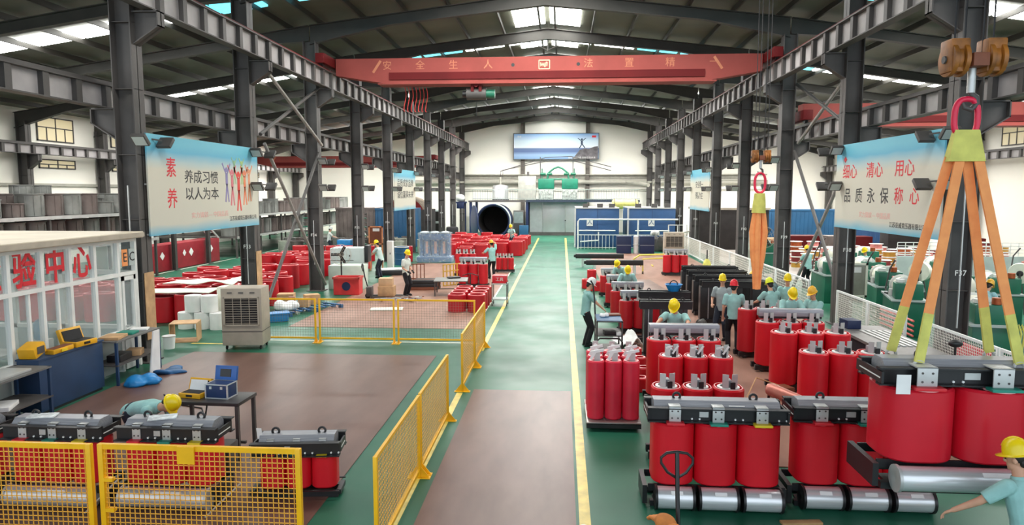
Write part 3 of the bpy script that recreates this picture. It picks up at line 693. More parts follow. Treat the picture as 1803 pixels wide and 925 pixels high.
# bare coils on the flat trolley: six slim ones in two rows and a third row of low ones
t = thing('platform_trolley', 'low flat steel trolley carrying slim bright red coils beside the yellow line', 'trolley', (.9, 12.35, 0))
MB().cbox((0, 0, .14), (.92, 1.35, .04)).build('deck', mat('worn steel deck', (150, 142, 138), .35, .5, .1), t, bev=.008)
MB().box(-.46, .46, -.675, -.655, .06, .14).build('skirt', BLACK, t); MB().box(-.46, .46, .655, .675, .06, .14).build('skirt', BLACK, t)
for sx in (-1, 1):
    for sy in (-1, 1): MB().cyl((sx*.36 - .025, sy*.5, .06), (sx*.36 + .025, sy*.5, .06), .06, 14).build('wheel', BLACK2, t)
MB().tube([(-.24, .66, .15), (-.24, .72, 1.25), (-.18, .72, 1.32), (.18, .72, 1.32), (.24, .72, 1.25), (.24, .66, .15)], .018, 8).build('push_handle', BLACK, t)
def slim(label, x, y, tie):
    t = thing('slim_coil', label, 'coil', (x, y, .1615), 0, 'slim red coils on the trolley')
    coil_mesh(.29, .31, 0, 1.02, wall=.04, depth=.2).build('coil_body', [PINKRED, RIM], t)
    mb = MB().cbox((.02, 0, 1.08), (.1, .012, .22)); mb.build('terminal_plate', ALU, t)
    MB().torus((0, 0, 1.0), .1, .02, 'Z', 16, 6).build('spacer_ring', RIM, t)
    if tie:
        q = MB().cbox((-.04, -.05, 1.13), (.05, .014, .22), ry=.5); q.cbox((.02, -.06, 1.18), (.22, .025, .045), ry=-.2); q.build('white_tie', PAPER, t)
    return t
for r, y in enumerate((11.95, 12.3, 12.68)):
    for c_ in range(3):
        slim('slim bright red trolley coil, %s row, %s from the yellow line' % (('front', 'middle', 'back')[r], ORD[c_]), .6 + .3 * c_, y, r < 2)
# ================================================================ RED COIL FIELDS
_cm = {}
def red_coil(label, x, y, w, d, h, rz, grp, z=0):
    key = (round(w, 1), round(d, 1), round(h, 1))
    if key not in _cm:
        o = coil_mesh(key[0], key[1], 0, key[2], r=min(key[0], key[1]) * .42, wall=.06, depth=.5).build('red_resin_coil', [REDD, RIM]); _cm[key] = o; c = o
    else: c = _cm[key].copy(); COL.objects.link(c)
    c.location = (x, y, z); c.rotation_euler = (0, 0, rz); c['label'] = label; c['category'] = 'coil'; c['group'] = grp
    return c
rnd = random.Random(3)
FIELD_EDGE = lambda x: 37.5 if x > -12.4 else 31 if x > -13.6 else 28 if x > -14.6 else 26.2 if x > -15.6 else 24.5
for r in range(15):
    for c_ in range(9):
        x = -10.55 - c_ * .98; y = 21.0 + r * 1.12
        if y > FIELD_EDGE(x) and not (33 < y < 37 and x > -15.3): continue
        if c_ == 0 and (y < 23 or any(abs(y - v) < .75 for v in CY) or abs(y - 28.1) < 1.6 or 29.9 < y < 32.4): continue
        h = rnd.choice((.8, .9, .9, 1.0)) if not (r < 5 and c_ < 2) else .9
        red_coil('hollow red coil behind the booth, %s row from the foam rolls, %s from the columns' % (ORD[r], ORD[c_]),
                 x + rnd.uniform(-.05, .05), y + rnd.uniform(-.05, .05), rnd.choice((.8, .9)), rnd.choice((.6, .8)), h, rnd.uniform(-.03, .03) , 'red coils in the store behind the booth')
for r in range(11):
    for c_ in range(6):
        x = -2.9 - c_ * 1.0 ; y = 42.2 + r * 1.25
        if r < 2 and c_ < 2: continue
        if c_ == 5 and r < 2: continue
        red_coil('red coil in the far aisle block, %s row, %s from the yellow line' % (ORD[r], ORD[c_]),
                 x + rnd.uniform(-.06, .06), y + rnd.uniform(-.06, .06), .9, rnd.choice((.6, .8)), rnd.choice((.7, .8, .9)), rnd.uniform(-.04, .04), 'red coils in the far block')
for i in range(4):
    for j in range(2):
        red_coil('dark red rounded coil near the fence corner, %s row, %s' % (ORD[i], ('aisle side', 'table side')[j]), -2.87 - j * .68, 23.5 + i * .68, .6, .6, .6, 0.02, 'dark red coils near the fence corner')
for i in range(5):
    red_coil('red coil in the row before the drum racks, %s from the columns' % ORD[i], -11.4 - i * 1.0, 40.5, .9, .6, .9, 0.02, 'red coils before the drum racks')
for i, (x, y) in enumerate(((-7.0, 38.6), )):
    red_coil('single red coil beside the shrink wrapped transformer', -8.98, 40.4, .6, .6, .9, 0, 'lone coils')
for i, (x, y, z) in enumerate(((1.3, 30.5, 0), (1.15, 29.6, 0), (1.35, 28.9, 0))):
    red_coil('small dark red core part at the aisle edge, %s from the black beams' % ORD[i], x, y, .6 if i else .4, .4, .4 if i else .7, 0, 'small red parts at the aisle edge')
for i in range(6):
    red_coil('stack of small red parts beside the aisle coil sets, %s from the trolley' % ORD[i], 1.62 + (i % 2) * .12, 14.2 + i * .45, .3, .3, .3 + .1*(i % 2), 0, 'small red parts by the trolley')
# ================================================================ PEOPLE
def loft(mb, secs, n=14):
    """secs: (centre, direction-right, radius-right, direction-forward, radius-forward)"""
    rs = []
    for c, a, ra, b, rb in secs:
        c, a, b = Vector(c), Vector(a).normalized(), Vector(b).normalized()
        rs.append([c + a * ra * math.cos(2*PI*j/n) + b * rb * math.sin(2*PI*j/n) for j in range(n)])
    return mb.rings(rs)
def ik(s, t, l1, l2, pole):
    s, t, pole = Vector(s), Vector(t), Vector(pole); d = t - s; L = min(d.length, (l1 + l2) * .995); u = d.normalized()
    a = (l1*l1 - l2*l2 + L*L) / (2*L); h = math.sqrt(max(0, l1*l1 - a*a)); p = (pole - u * pole.dot(u)).normalized()
    return s + u*a + p*h, s + u*L
def limb(mb, pts, rads, n=12):
    mb.tube(pts, rads, n)
    for p, r in zip(pts, rads): mb.ell(p, (r, r, r), n, 8)
N_P = 0
def person(label, x, y, rz, lean=0, hip=.93, hands=(None, None), head=0.0, turn=0.0, hat=HYEL, shirt=TEAL, trousers=NAVY, s=1.0, squat=False, vox=.013, glove=None, sit=False, beard=0, z=0, stride=.0, long_sleeve=False, brim_turn=0):
    """faces local +Y. hands: targets in local coordinates; head: extra pitch forward"""
    t = thing('person', label, 'person', (x, y, z), rz, 'factory workers', s)
    a = math.radians(lean); d = Vector((0, math.sin(a), math.cos(a))); f = Vector((0, math.cos(a), -math.sin(a))); R = Vector((1, 0, 0))
    pel = Vector((0, -math.sin(a) * .22, hip)); waist = pel + d * .14; chest = pel + d * .36; neck = pel + d * .53
    hp = a * .55 + head; hd = Vector((0, math.sin(hp), math.cos(hp))); hf = Vector((0, math.cos(hp), -math.sin(hp)))
    hc = neck + d * .05 + hd * .13
    sh = [pel + d * .47 + R * (k * .185) for k in (-1, 1)]
    tg = []
    for k, h in zip((-1, 1), hands):
        tg.append(Vector(h) if h is not None else sh[(k+1)//2] + Vector((k * .07, .04, -.52)))
    arms = []
    for k in (0, 1):
        e, w = ik(sh[k], tg[k], .285, .25, (Vector((-.6 + 1.2*k, -1.0, -.3)))); arms.append((e, w))
    hips = [pel + R * (k * .09) + Vector((0, 0, -.02)) for k in (-1, 1)]
    legs = []
    for k in (0, 1):
        kk = -1 + 2*k; ft = Vector((kk * .11, (stride * kk) + (.12 if squat else 0) + (.38 if sit else 0), .085))
        kn, an = ik(hips[k], ft, .44, .43, Vector((kk*.15, 1, 0))); legs.append((kn, an))
    # ---- body: one continuous remeshed surface
    mb = MB()
    loft(mb, [(pel - d*.06, R, .13, f, .09), (waist, R, .12, f, .085), (chest, R, .145, f, .095), (pel + d*.48, R, .13, f, .07), (neck, R, .06, f, .06), (neck + d*.06 + hd*.04, R, .052, f, .055)])
    tr = Matrix.Rotation(turn, 3, 'Z')
    Rh = tr @ R; Fh = tr @ hf; HM = Matrix(((Rh.x, Fh.x, hd.x, 0), (Rh.y, Fh.y, hd.y, 0), (Rh.z, Fh.z, hd.z, 0), (0, 0, 0, 1)))
    H = Matrix.Translation(hc) @ HM
    mb.ell(H @ Vector((0, -.01, .02)), (.075, .093, .1), 16, 12, HM); mb.ell(H @ Vector((0, .02, -.055)), (.056, .068, .062), 14, 8, HM)
    mb.ell(H @ Vector((0, .095, -.012)), (.013, .02, .024), 8, 6, HM); mb.ell(H @ Vector((0, .078, -.058)), (.024, .014, .012), 8, 6, HM); mb.ell(H @ Vector((0, .07, -.09)), (.024, .02, .02), 8, 6, HM)
    for k in (-1, 1): mb.ell(H @ Vector((k*.078, -.005, -.01)), (.012, .022, .032), 8, 6, HM)
    for k in (0, 1):
        e, w = arms[k]; kk = -1 + 2*k
        limb(mb, [sh[k], e, w], [.05, .04, .026])
        u = (w - e).normalized(); side = R - u * R.dot(u); side = side.normalized() if side.length > .1 else Vector((0, 1, 0)); nrm = side.cross(u)
        pm = w + u*.05
        HMk = Matrix(((side.x, u.x, nrm.x), (side.y, u.y, nrm.y), (side.z, u.z, nrm.z))).to_4x4()
        mb.ell(pm, (.042, .052, .016), 10, 8, HMk)
        for q in range(4):
            L = (.062, .074, .07, .052)[q]; b0 = w + u*.085 + side*((q - 1.5)*.0205); b1 = b0 + u*L*.5 + nrm*(-.012*1); b2 = b1 + u*L*.35 + nrm*(-.03)
            mb.tube([b0, b1, b2], [.0095, .0088, .0075], 6); mb.ell(b2, (.0078,)*3, 6, 4)
        th0 = w + u*.03 - side*kk*.03; th1 = th0 + u*.03 - side*kk*.03; mb.tube([th0, th1, th1 + u*.03 - nrm*.01], [.012, .0105, .009], 6)
        kn, an = legs[k]
        limb(mb, [hips[k], kn, an], [.075, .052, .036])
    body = remeshed(mb, 'body', SKIN, t, vox)
    # ---- face details and hair
    ey = MB()
    for k in (-1, 1): ey.ell(H @ Vector((k*.03, .081, .008)), (.011, .008, .007), 8, 6, HM)
    ey.build('eye', BLACK, body)
    hm = MB(); hm.ell(H @ Vector((0, -.026, .03)), (.082, .09, .095), 16, 10, HM); hm.ell(H @ Vector((0, -.06, -.03)), (.066, .045, .06), 12, 8, HM); hm.build('hair', HAIR, t)
    # ---- shirt
    mb = MB(); hem = pel - Vector((0, 0, .03)) - d*.08
    loft(mb, [(hem, R, .165, f, .125), (waist, R, .155, f, .118), (chest, R, .18, f, .128), (pel + d*.46, R, .165, f, .095), (pel + d*.52, R, .075, f, .075)], 18)
    for k in (0, 1):
        e, w = arms[k]; m_ = sh[k].lerp(e, .8)
        pts = [sh[k] - R * (-1 + 2*k) * .05, sh[k], m_]; rd = [.07, .076, .068]
        if long_sleeve: pts += [e, e.lerp(w, .92)]; rd += [.056, .045]
        mb.tube(pts, rd, 12); mb.ell(sh[k], (.075,)*3, 12, 8)
    st = remeshed(mb, 'shirt', shirt, t, vox * 1.1, 3)
    cr = MB(); loft(cr, [(neck - d*.025, R, .082, f, .08), (neck + d*.015, R, .07, f, .07)], 14); cr.build('collar', shirt, st)
    # ---- trousers
    mb = MB(); loft(mb, [(pel - Vector((0, 0, .12)), R, .13, f, .1), (pel, R, .155, f, .115), (pel + d*.07, R, .15, f, .11)], 16)
    for k in (0, 1):
        kn, an = legs[k]; mb.tube([hips[k], hips[k].lerp(kn, .5), kn, kn.lerp(an, .5), an + Vector((0, 0, .0))], [.098, .092, .076, .07, .066], 12); mb.ell(kn, (.077,)*3, 12, 8)
    remeshed(mb, 'trousers', trousers, t, vox * 1.1, 2)
    for k in (0, 1):
        kn, an = legs[k]; q = MB(); q.ell(an + Vector((0, .06, -.035)), (.048, .135, .05), 14, 8); q.ell(an + Vector((0, -.01, .0)), (.045, .055, .06), 12, 8); q.cbox(an + Vector((0, .055, -.072)), (.088, .26, .025)); q.build('shoe', BLACK2, t)
    if glove:
        for k in (0, 1):
            e, w = arms[k]; u = (w - e).normalized(); q = MB(); q.tube([w - u*.03, w + u*.03, w + u*.1], [.036, .044, .038], 10); q.ell(w + u*.11, (.036, .03, .036), 10, 6); q.build('glove', glove, t)
    # ---- helmet
    if hat is not None:
        hh = MB(); n = 22
        prof = [(1.0, 0.0), (1.0, .02), (.97, .055), (.88, .095), (.72, .125), (.5, .145), (.25, .155), (.03, .158)]
        hh.rings([[H @ Vector((.098*r*math.cos(2*PI*j/n), -.012 + .12*r*math.sin(2*PI*j/n), .045 + z_)) for j in range(n)] for r, z_ in prof])
        br = []
        for rr, z_ in ((.99, .05), (1.12, .04), (1.12, .034), (.97, .04)):
            br.append([H @ Vector((.1*rr*math.cos(2*PI*j/n), -.012 + (.122*rr + (.045 if rr > 1.05 else 0)*max(0, math.sin(2*PI*j/n)))*math.sin(2*PI*j/n), z_)) for j in range(n)])
        ho = hh.build('helmet_shell', hat, t); hb = MB(); hb.rings(br, False, False, True); hb.build('brim', hat, ho)
        rg = MB(); rg.tube([H @ Vector((0, -.012 + .118*math.cos(q), .075 + .13*math.sin(q))) for q in [PI*.12 + PI*.76*i/8 for i in range(9)]], .01, 6); rg.build('crown_ridge', hat, ho)
    return t
PX, PY = 0, 0
person('worker in teal shirt and yellow helmet seen from behind, reaching toward the hoisted transformer', 4.30, 6.6, .45, lean=12, hands=((-.5, .42, 1.02), (.3, .2, .9)), head=.15, turn=.35, vox=.009, s=.965)
person('worker with yellow helmet bent double beside the low bench of instruments', -6.0, 9.5, -1.85, lean=80, hip=.9, hands=((-.15, .5, .45), (.15, .45, .45)), head=.45)
person('worker with yellow helmet leaning forward over the coil set with grey yoke', 2.4, 14.75, PI - .35, lean=24, hip=1.0, hands=((-.3, .6, 1.34), (.26, .62, 1.34)), head=.55, s=1.04, trousers=BLACKT)
person('worker in white helmet and teal shirt standing at the parts cart beside the aisle', .66, 18.4, -1.35, lean=6, hands=((-.12, .45, .98), (.2, .42, .98)), head=.45, hat=HWHI, trousers=BLACKT)
person('standing worker in yellow helmet and grey shirt, talking beside the red helmet man', 4.38, 19.4, 2.6, lean=0, hands=((-.2, .22, 1.02), (.2, .22, 1.02)), head=.1, turn=.3, shirt=GREYSHIRT)
person('man in red helmet and teal shirt seen from behind, black trousers', 4.38, 18.1, -.15, lean=2, hands=((None), (.3, .3, .9)), head=.1, turn=-.4, hat=HRED, trousers=BLACKT)
person('worker in lime helmet seen from behind at the tall red coil set', 5.5, 18.7, .25, lean=14, hands=((-.25, .45, 1.1), (.2, .45, 1.1)), head=.25, hat=HLIM)
person('worker with yellow helmet looking down and red gloves, at the grey yoke', 5.45, 17.05, PI - .1, lean=13, hands=((-.22, .5, 1.12), (.2, .5, 1.12)), head=.65, s=1.03, glove=REDTXT)
person('worker in amber helmet in profile beside the gloved worker', 6.25, 17.7, PI/2 + .6, lean=10, hip=.86, hands=((-.1, .4, 1.0), (.2, .4, 1.0)), head=.3, hat=HORG)
person('worker in yellow helmet half hidden behind the helmet group', 6.2, 19.7, PI - .3, lean=8, head=.1)
person('worker in pale shirt sitting among the black frames and tools', 6.35, 24.1, -.5, lean=25, hip=.55, sit=True, head=.3, hands=((-.2, .4, .7), (.2, .4, .7)), hat=HORG)
person('nearer of two workers stooping over the small coil sets by the aisle', 2.15, 23.35, PI, lean=35, hands=((-.25, .4, .95), (.25, .4, .95)), head=.5)
person('farther of two workers stooping over the small coil sets by the aisle', 2.25, 26.2, PI - .6, lean=50, hands=((-.2, .45, .85), (.2, .45, .85)), head=.3)
person('worker with yellow helmet standing on the pink plate with dark gloves', -6.05, 26.9, -PI + 1.2, lean=3, hands=((-.12, .22, .98), (.15, .2, .98)), head=.35, shirt=mat('pale work shirt', (206, 214, 206), .85, 0, .04, 8), trousers=BLACKT, glove=BLACK2)
person('worker in teal shirt operating the pale grey machine cabinet', -8.55, 32.5, 1.35, lean=16, hands=((-.15, .5, 1.05), (.15, .5, 1.05)), head=.25, shirt=mat('pale teal shirt', (186, 206, 202), .85, 0, .04, 8))
person('worker raising a dark sleeved arm beside the small red coil sets', -3.25, 32.6, .5, lean=8, hands=((-.3, .4, 1.2), (.12, .35, 1.75)), head=.2, hat=HORG, trousers=BLACKT)
person('worker with yellow helmet bending at the far red coil block', -3.5, 49.2, PI - .5, lean=12, hands=((-.3, .35, 1.1), (.1, .35, 1.0)), head=.3, vox=.02)
person('worker in teal shirt and black shorts by the far diagonal brace in the winding shop', 10.3, 30.2, .4, lean=8, hands=((-.2, .4, 1.05), (.2, .4, 1.05)), head=.2, trousers=BLACKT, vox=.02)
person('worker in yellow helmet among the green machines beside the tan glazed board', 12.4, 29.6, 2.2, lean=10, head=.3, hands=((-.2, .4, 1.05), (.2, .4, 1.05)), vox=.02)
person('worker in orange helmet bending with his back turned behind the near slings', 11.2, 19.4, -1.0, lean=30, head=.3, hat=HORG, shirt=mat('light blue shirt', (160, 206, 214), .85, 0, .04, 8), hands=((-.2, .5, .95), (.2, .5, .95)))
person('worker in white cap standing in the drum bay by the blue bin', -15.0, 44.5, -1.2, lean=8, head=.2, hands=((-.2, .45, 1.1), (.2, .45, 1.1)), hat=HWHI, shirt=mat('white shirt', (226, 232, 228), .85, 0, .04, 8), vox=.02)
person('bareheaded worker in white standing near the blue container', -13.0, 45.2, -1.2, lean=8, head=.2, hands=((-.2, .45, 1.0), (.2, .45, 1.0)), hat=None, shirt=PAPER, vox=.02)
# ================================================================ BOOTH
BX = -9.9; BY0, BY1, BZ = 6.5, 15.62, 3.0
b = thing('inspection_booth', 'white framed glass inspection booth with flat roof and big red characters', 'booth', (0, 0, 0))
MB().box(-15.6, BX + .2, BY0, BY1 + .08, BZ, BZ + .14).build('flat_roof', mat('booth roof tan', (206, 196, 176), .6, 0, .05, 1), b, bev=.01)
MB().box(BX + .2, BX + .22, BY0, BY1 + .09, BZ + .02, BZ + .12).build('roof_edge', BEIGE, b)
for y in (9.4, 10.2, 11.0, 11.82, 12.64, 13.42, 14.17, 14.96, 15.6): MB().box(BX - .05, BX + .05, y - .04, y + .04, .0, BZ).build('frame_post', WHITE, b)
for y in (11.4, 12.29, 13.06): MB().box(BX - .03, BX + .03, y - .025, y + .025, .9, 2.2).build('window_stile', WHITE, b)
MB().box(BX - .055, BX + .055, BY0, BY1, 2.16, 2.24).build('transom_rail', WHITE, b)
MB().box(BX - .055, BX + .055, BY0, BY1, BZ - .08, BZ).build('head_rail', WHITE, b)
MB().box(BX - .055, BX + .055, BY0, 14.96, .86, .94).build('sill_rail', WHITE, b)
MB().box(BX - .03, BX + .03, BY0, 15.0, .05, .86).build('lower_panel', GREYM, b)
MB().box(BX - .012, BX - .004, BY0, 15.0, .94, BZ - .08).build('glass_pane', GLASS, b)
dr = MB().box(BX - .04, BX + .04, 15.07, 15.56, .03, .95).build('door_panel', WHITE, b)
fr = MB(); fr.box(BX - .04, BX + .04, 15.07, 15.14, .95, 2.15); fr.box(BX - .04, BX + .04, 15.49, 15.56, .95, 2.15); fr.box(BX - .04, BX + .04, 15.07, 15.56, 2.05, 2.15); fr.build('door_frame', WHITE, dr)
MB().cyl((BX + .04, 15.12, 1.02), (BX + .12, 15.12, 1.02), .015, 8).build('door_handle', ALU, dr)
MB().box(BX - .01, BX - .004, 15.14, 15.49, .95, 2.05).build('door_glass', GLASS, dr)
for y in (9.8, 11.2, 12.6, 13.9, 15.0): MB().box(-15.5, -15.42, y - .05, y + .05, 0, BZ).build('rear_post', WHITE, b)
MB().box(-15.5, -15.42, BY0, BY1, 2.1, 2.2).build('rear_rail', WHITE, b); MB().box(-15.5, -15.42, BY0, BY1, .85, .95).build('rear_rail', WHITE, b)
MB().box(-15.46, -15.45, BY0, BY1, .95, BZ).build('rear_glass', GLASS, b)
MB().box(-15.5, -15.44, BY0, BY1, .05, .86).build('rear_lower_panel', GREYM, b)
for x in (-14.2, -12.9, -11.7): MB().box(x - .05, x + .05, BY1 - .05, BY1 + .05, 0, BZ).build('side_post', WHITE, b)
MB().box(-15.5, BX, BY1 - .05, BY1 + .05, 2.14, 2.24).build('side_rail', WHITE, b); MB().box(-15.5, BX, BY1 - .05, BY1 + .05, .86, .95).build('side_rail', WHITE, b)
MB().box(-15.5, BX, BY1 - .005, BY1 + .005, .95, BZ).build('side_glass', GLASS, b)
MB().box(-15.5, BX, BY1 - .03, BY1 + .03, .05, .86).build('side_lower_panel', GREYM, b)
for y, ch in ((11.42, '检'), (12.25, '验'), (13.05, '中'), (13.82, '心')): text('red_character', ch, .74, REDTXT, face_px(BX + .02, y - .02, 2.58), b, .004, sx=.78, bold=.016)
for y, ch, m in ((15.16, 'E', ORANGE), (15.42, 'C', GREYM)):
    o = MB().box(BX + .056, BX + .066, y - .1, y + .1, 2.38, 2.76).build('door_sign_board', m, b); text('sign_letter', ch, .3, BLKTXT, face_px(BX + .07, y, 2.57), o, .002)
for y in (11.2, 14.0):
    MB().box(-13.6, -12.6, y - .1, y + .1, 2.86, 2.9).build('ceiling_lamp', mat('booth lamp', (255, 255, 250), .5, 0, 0, emit=6), b)
# booth contents
t = thing('desk', 'pale desk inside the glass booth below the monitor', 'desk', (-11.7, 12.6, 0)); MB().box(-.5, .5, -2.2, 1.2, .72, .76).build('desk_top', GREYM, t)
for x, y in ((-.45, -2.1), (.45, -2.1), (-.45, 1.1), (.45, 1.1)): MB().box(x-.025, x+.025, y-.025, y+.025, 0, .72).build('leg', STEEL, t)
t = thing('computer_monitor', 'lit blue monitor on the desk inside the booth', 'monitor', (-11.6, 13.1, .765), -.9); MB().cbox((0, 0, .3), (.55, .04, .34)).build('bezel', BLACK, t, bev=.008); MB().cbox((0, -.022, .3), (.5, .004, .29)).build('screen', SCREEN, t); MB().cbox((0, .03, .07), (.05, .03, .14)).build('stand', BLACK, t)
t = thing('hard_hat', 'lime yellow hard hat on the booth desk', 'helmet', (-11.2, 12.75, .77)); MB().lathe([(.14, 0), (.135, .05), (.11, .12), (.06, .16), (.01, .17)], 18).build('shell', HLIM, t); MB().lathe([(.13, .0), (.17, .0), (.17, .01), (.13, .012)], 18).build('brim', HLIM, t)
t = thing('water_bottle', 'blue water cooler bottle standing inside the booth near the door', 'water bottle', (-11.3, 14.35, .0)); MB().box(-.16, .16, -.16, .16, 0, .85).build('cooler_stand', WHITE, t, bev=.02)
MB().lathe([(.13, .86), (.14, .9), (.14, 1.2), (.1, 1.27), (.05, 1.3)], 18).build('bottle', mat('bottle blue', (120, 176, 206), .15, 0, 0, alpha=.6), t)
o = MB().box(-15.2, -14.6, 9, 14.6, .02, .8).build('low_cabinet', GREYM, bev=.01); tag(o, 'long pale cabinet along the rear glass of the booth', 'cabinet')
# ================================================================ LEFT BENCHES
t = thing('blue_cabinet', 'tall navy steel cabinet holding the open yellow tool case', 'cabinet', (-9.62, 12.72, 0))
MB().box(-.2, .22, -.9, .88, .05, 1.0).build('body', CABBLUE, t, bev=.01); MB().box(-.21, .24, -.92, .9, 1.0, 1.03).build('top', CABBLUE, t); MB().box(-.18, .2, -.85, .83, 0, .05).build('plinth', BLACK, t)
def yellow_case(label, x, y, z, rz, s=1):
    t = thing('tool_case', label, 'tool case', (x, y, z), rz, None, s); ym = mat('case yellow', (232, 172, 30), .45, 0, .06)
    MB().box(-.3, .3, -.2, .2, 0, .12).build('tray', ym, t, bev=.015); MB().box(-.26, .26, -.16, .16, .1, .125).build('foam', BLACK2, t)
    MB().cbox((0, .26, .2), (.6, .1, .38), rx=-.35).build('lid', ym, t, bev=.015); MB().cbox((0, .2, .2), (.5, .02, .3), rx=-.35).build('lid_lining', BLACK2, t)
    MB().box(-.08, .08, -.215, -.2, .04, .09).build('handle', BLACK, t); return t
yellow_case('open yellow tool case with dark foam on the navy cabinet', -9.52, 13.1, 1.031, 1.4, .85)
t = thing('gauge_box', 'yellow box with a dark window lying tilted on the navy cabinet', 'instrument', (-9.64, 11.98, 1.031), .1); ym = mat('case yellow', (0, 0, 0)); MB().cbox((0, 0, .14), (.32, .34, .2), rx=.3).build('case_shell', ym, t, bev=.03); MB().cbox((.165, 0, .15), (.01, .2, .13)).build('window_pane', STEEL, t)
t = thing('instrument_tray', 'flat yellow instrument tray at the aisle edge of the navy cabinet', 'tray', (-9.5, 12.5, 1.031), PI/2); MB().box(-.27, .27, -.09, .09, 0, .09).build('tray_body', ym, t, bev=.01); MB().box(-.24, .24, -.08, .08, .088, .1).build('contents', BROWN, t); MB().box(-.1, .05, -.125, -.11, .02, .07).build('latch', YBIT, t)
def shelf_bench(name, label, x, y0, y1, w, zs, m=STEEL, cat='workbench'):
    t = thing(name, label, cat, (x, (y0+y1)/2, 0)); L = (y1-y0)/2
    for i, z in enumerate(zs): MB().box(-w/2, w/2, -L, L, z - .03, z).build('shelf_board', m if i else mat('bench top grey', (120, 120, 118), .5, .2), t)
    for a in (-1, 1):
        for c_ in (-1, 1): MB().cbox((a*(w/2-.03), c_*(L-.03), max(zs)/2), (.05, .05, max(zs))).build('leg', CABBLUE, t)
    return t
shelf_bench('work_bench', 'dark steel shelf bench beside the booth door with papers and cloths', -9.5, 13.75, 15.35, .6, (.95, .45))
shelf_bench('work_bench', 'long grey shelf bench before the navy cabinet at the photo edge', -9.45, 8.8, 11.75, .7, (.95, .42))
def clutter(name, label, cat, x, y, z, dims, m, rz=0, grp=None, bev=.005):
    o = MB().cbox((0, 0, dims[2]/2), dims).build(name, m, bev=bev); o.location = (x, y, z + (.002 if z > 0 else 0)); o.rotation_euler = (0, 0, rz); tag(o, label, cat, grp); return o
clutter('cardboard_sheet', 'folded cardboard piece on the bench beside the booth door', 'cardboard', -9.5, 14.1, .95, (.4, .5, .06), CARD, .2)
clutter('teal_cloth', 'teal cloth on the bench near the booth door', 'cloth', -9.5, 14.6, .95, (.35, .3, .05), TEALT, .1)
clutter('paper_stack', 'white papers on the bench end by the booth door', 'paper', -9.5, 15.05, .95, (.35, .25, .04), PAPER, .3)
clutter('tool_bag', 'dark tool bag on the lower shelf by the booth door', 'bag', -9.45, 14.2, .45, (.3, .5, .16), BLACK, .1, bev=.03)
clutter('cardboard_box', 'small open cardboard box on the lower shelf by the booth door', 'box', -9.45, 14.75, .45, (.3, .3, .13), CARD, .3)
clutter('paper_bundle', 'white paper bundle on the lower shelf at the photo edge', 'paper', -9.4, 10.9, .42, (.4, .5, .07), PAPER, .4)
clutter('flat_bar_stack', 'flat pale metal bars laid on the long grey bench', 'metal bars', -9.42, 10.6, .95, (.5, 1.6, .04), ALU, .05)
clutter('red_bin', 'red plastic bin under the long grey bench', 'bin', -9.5, 9.9, .42, (.4, .5, .3), REDD, 0, bev=.03)
def heap(name, label, cat, x, y, z, r, h, m, seed=1, n=7):
    q = random.Random(seed); mb = MB()
    for i in range(n):
        a = q.uniform(0, 2*PI); d = q.uniform(0, .6)
        mb.ell((r[0]*d*math.cos(a), r[1]*d*math.sin(a), h*.35*q.uniform(.5, 1.2)), (r[0]*q.uniform(.3, .6), r[1]*q.uniform(.3, .6), h*q.uniform(.4, .65)), 9, 6, Matrix.Rotation(q.uniform(-.4, .4), 4, 'X') @ Matrix.Rotation(q.uniform(0, 3), 4, 'Z'))
    v = [(a, b, max(c, 0.0)) for a, b, c in mb.v]; mb.v = v
    o = remeshed(mb, name, m, None, max(.02, min(r) * .07), 1); o.location = (x, y, z); tag(o, label, cat); return o
heap('plastic_sheet', 'crumpled bright blue plastic bag on the floor below the shelf bench', 'plastic sheet', -8.75, 14.0, 0, (.35, .5), .22, TARP, 3)
heap('plastic_sheet', 'dark blue tarp spread on the floor beside the booth door bench', 'tarp', -8.75, 14.95, 0, (.35, .45), .1, PALLB, 5)
t = thing('white_cloth', 'white cloth hanging from the end of the shelf bench', 'cloth', (-9.17, 15.1, 0)); MB().add([(0,-.3,.02),(.02,.05,.02),(0,.12,.93),(0,-.12,.93),(.03,-.3,.02),(.05,.05,.02),(.03,.12,.93),(.03,-.12,.93)],[(0,3,2,1),(4,5,6,7),(0,1,5,4),(1,2,6,5),(2,3,7,6),(3,0,4,7)]).build('cloth_sheet', PAPER, t)
# cardboard box, bucket beyond the column
t = thing('cardboard_box', 'open cardboard box tipped on its side beyond the first booth column', 'box', (-10.25, 18.3, 0), .3)
for a in ((-.35,.35,-.3,.3,.5,.52), (-.35,-.33,-.3,.3,0,.5), (.33,.35,-.3,.3,0,.5), (-.33,.33,-.3,.3,0,.02)): MB().box(*a).build('box_wall', CARD, t)
t = thing('paint_bucket', 'white bucket with dark print beside the tipped cardboard box', 'bucket', (-10.15, 17.3, 0)); MB().lathe([(.13, 0), (.16, .34), (.15, .34), (.13, .1)], 20).build('bucket_body', PAPER, t); MB().torus((0, 0, .33), .16, .01, 'Z', 20, 6).build('rim', BEIGE, t)
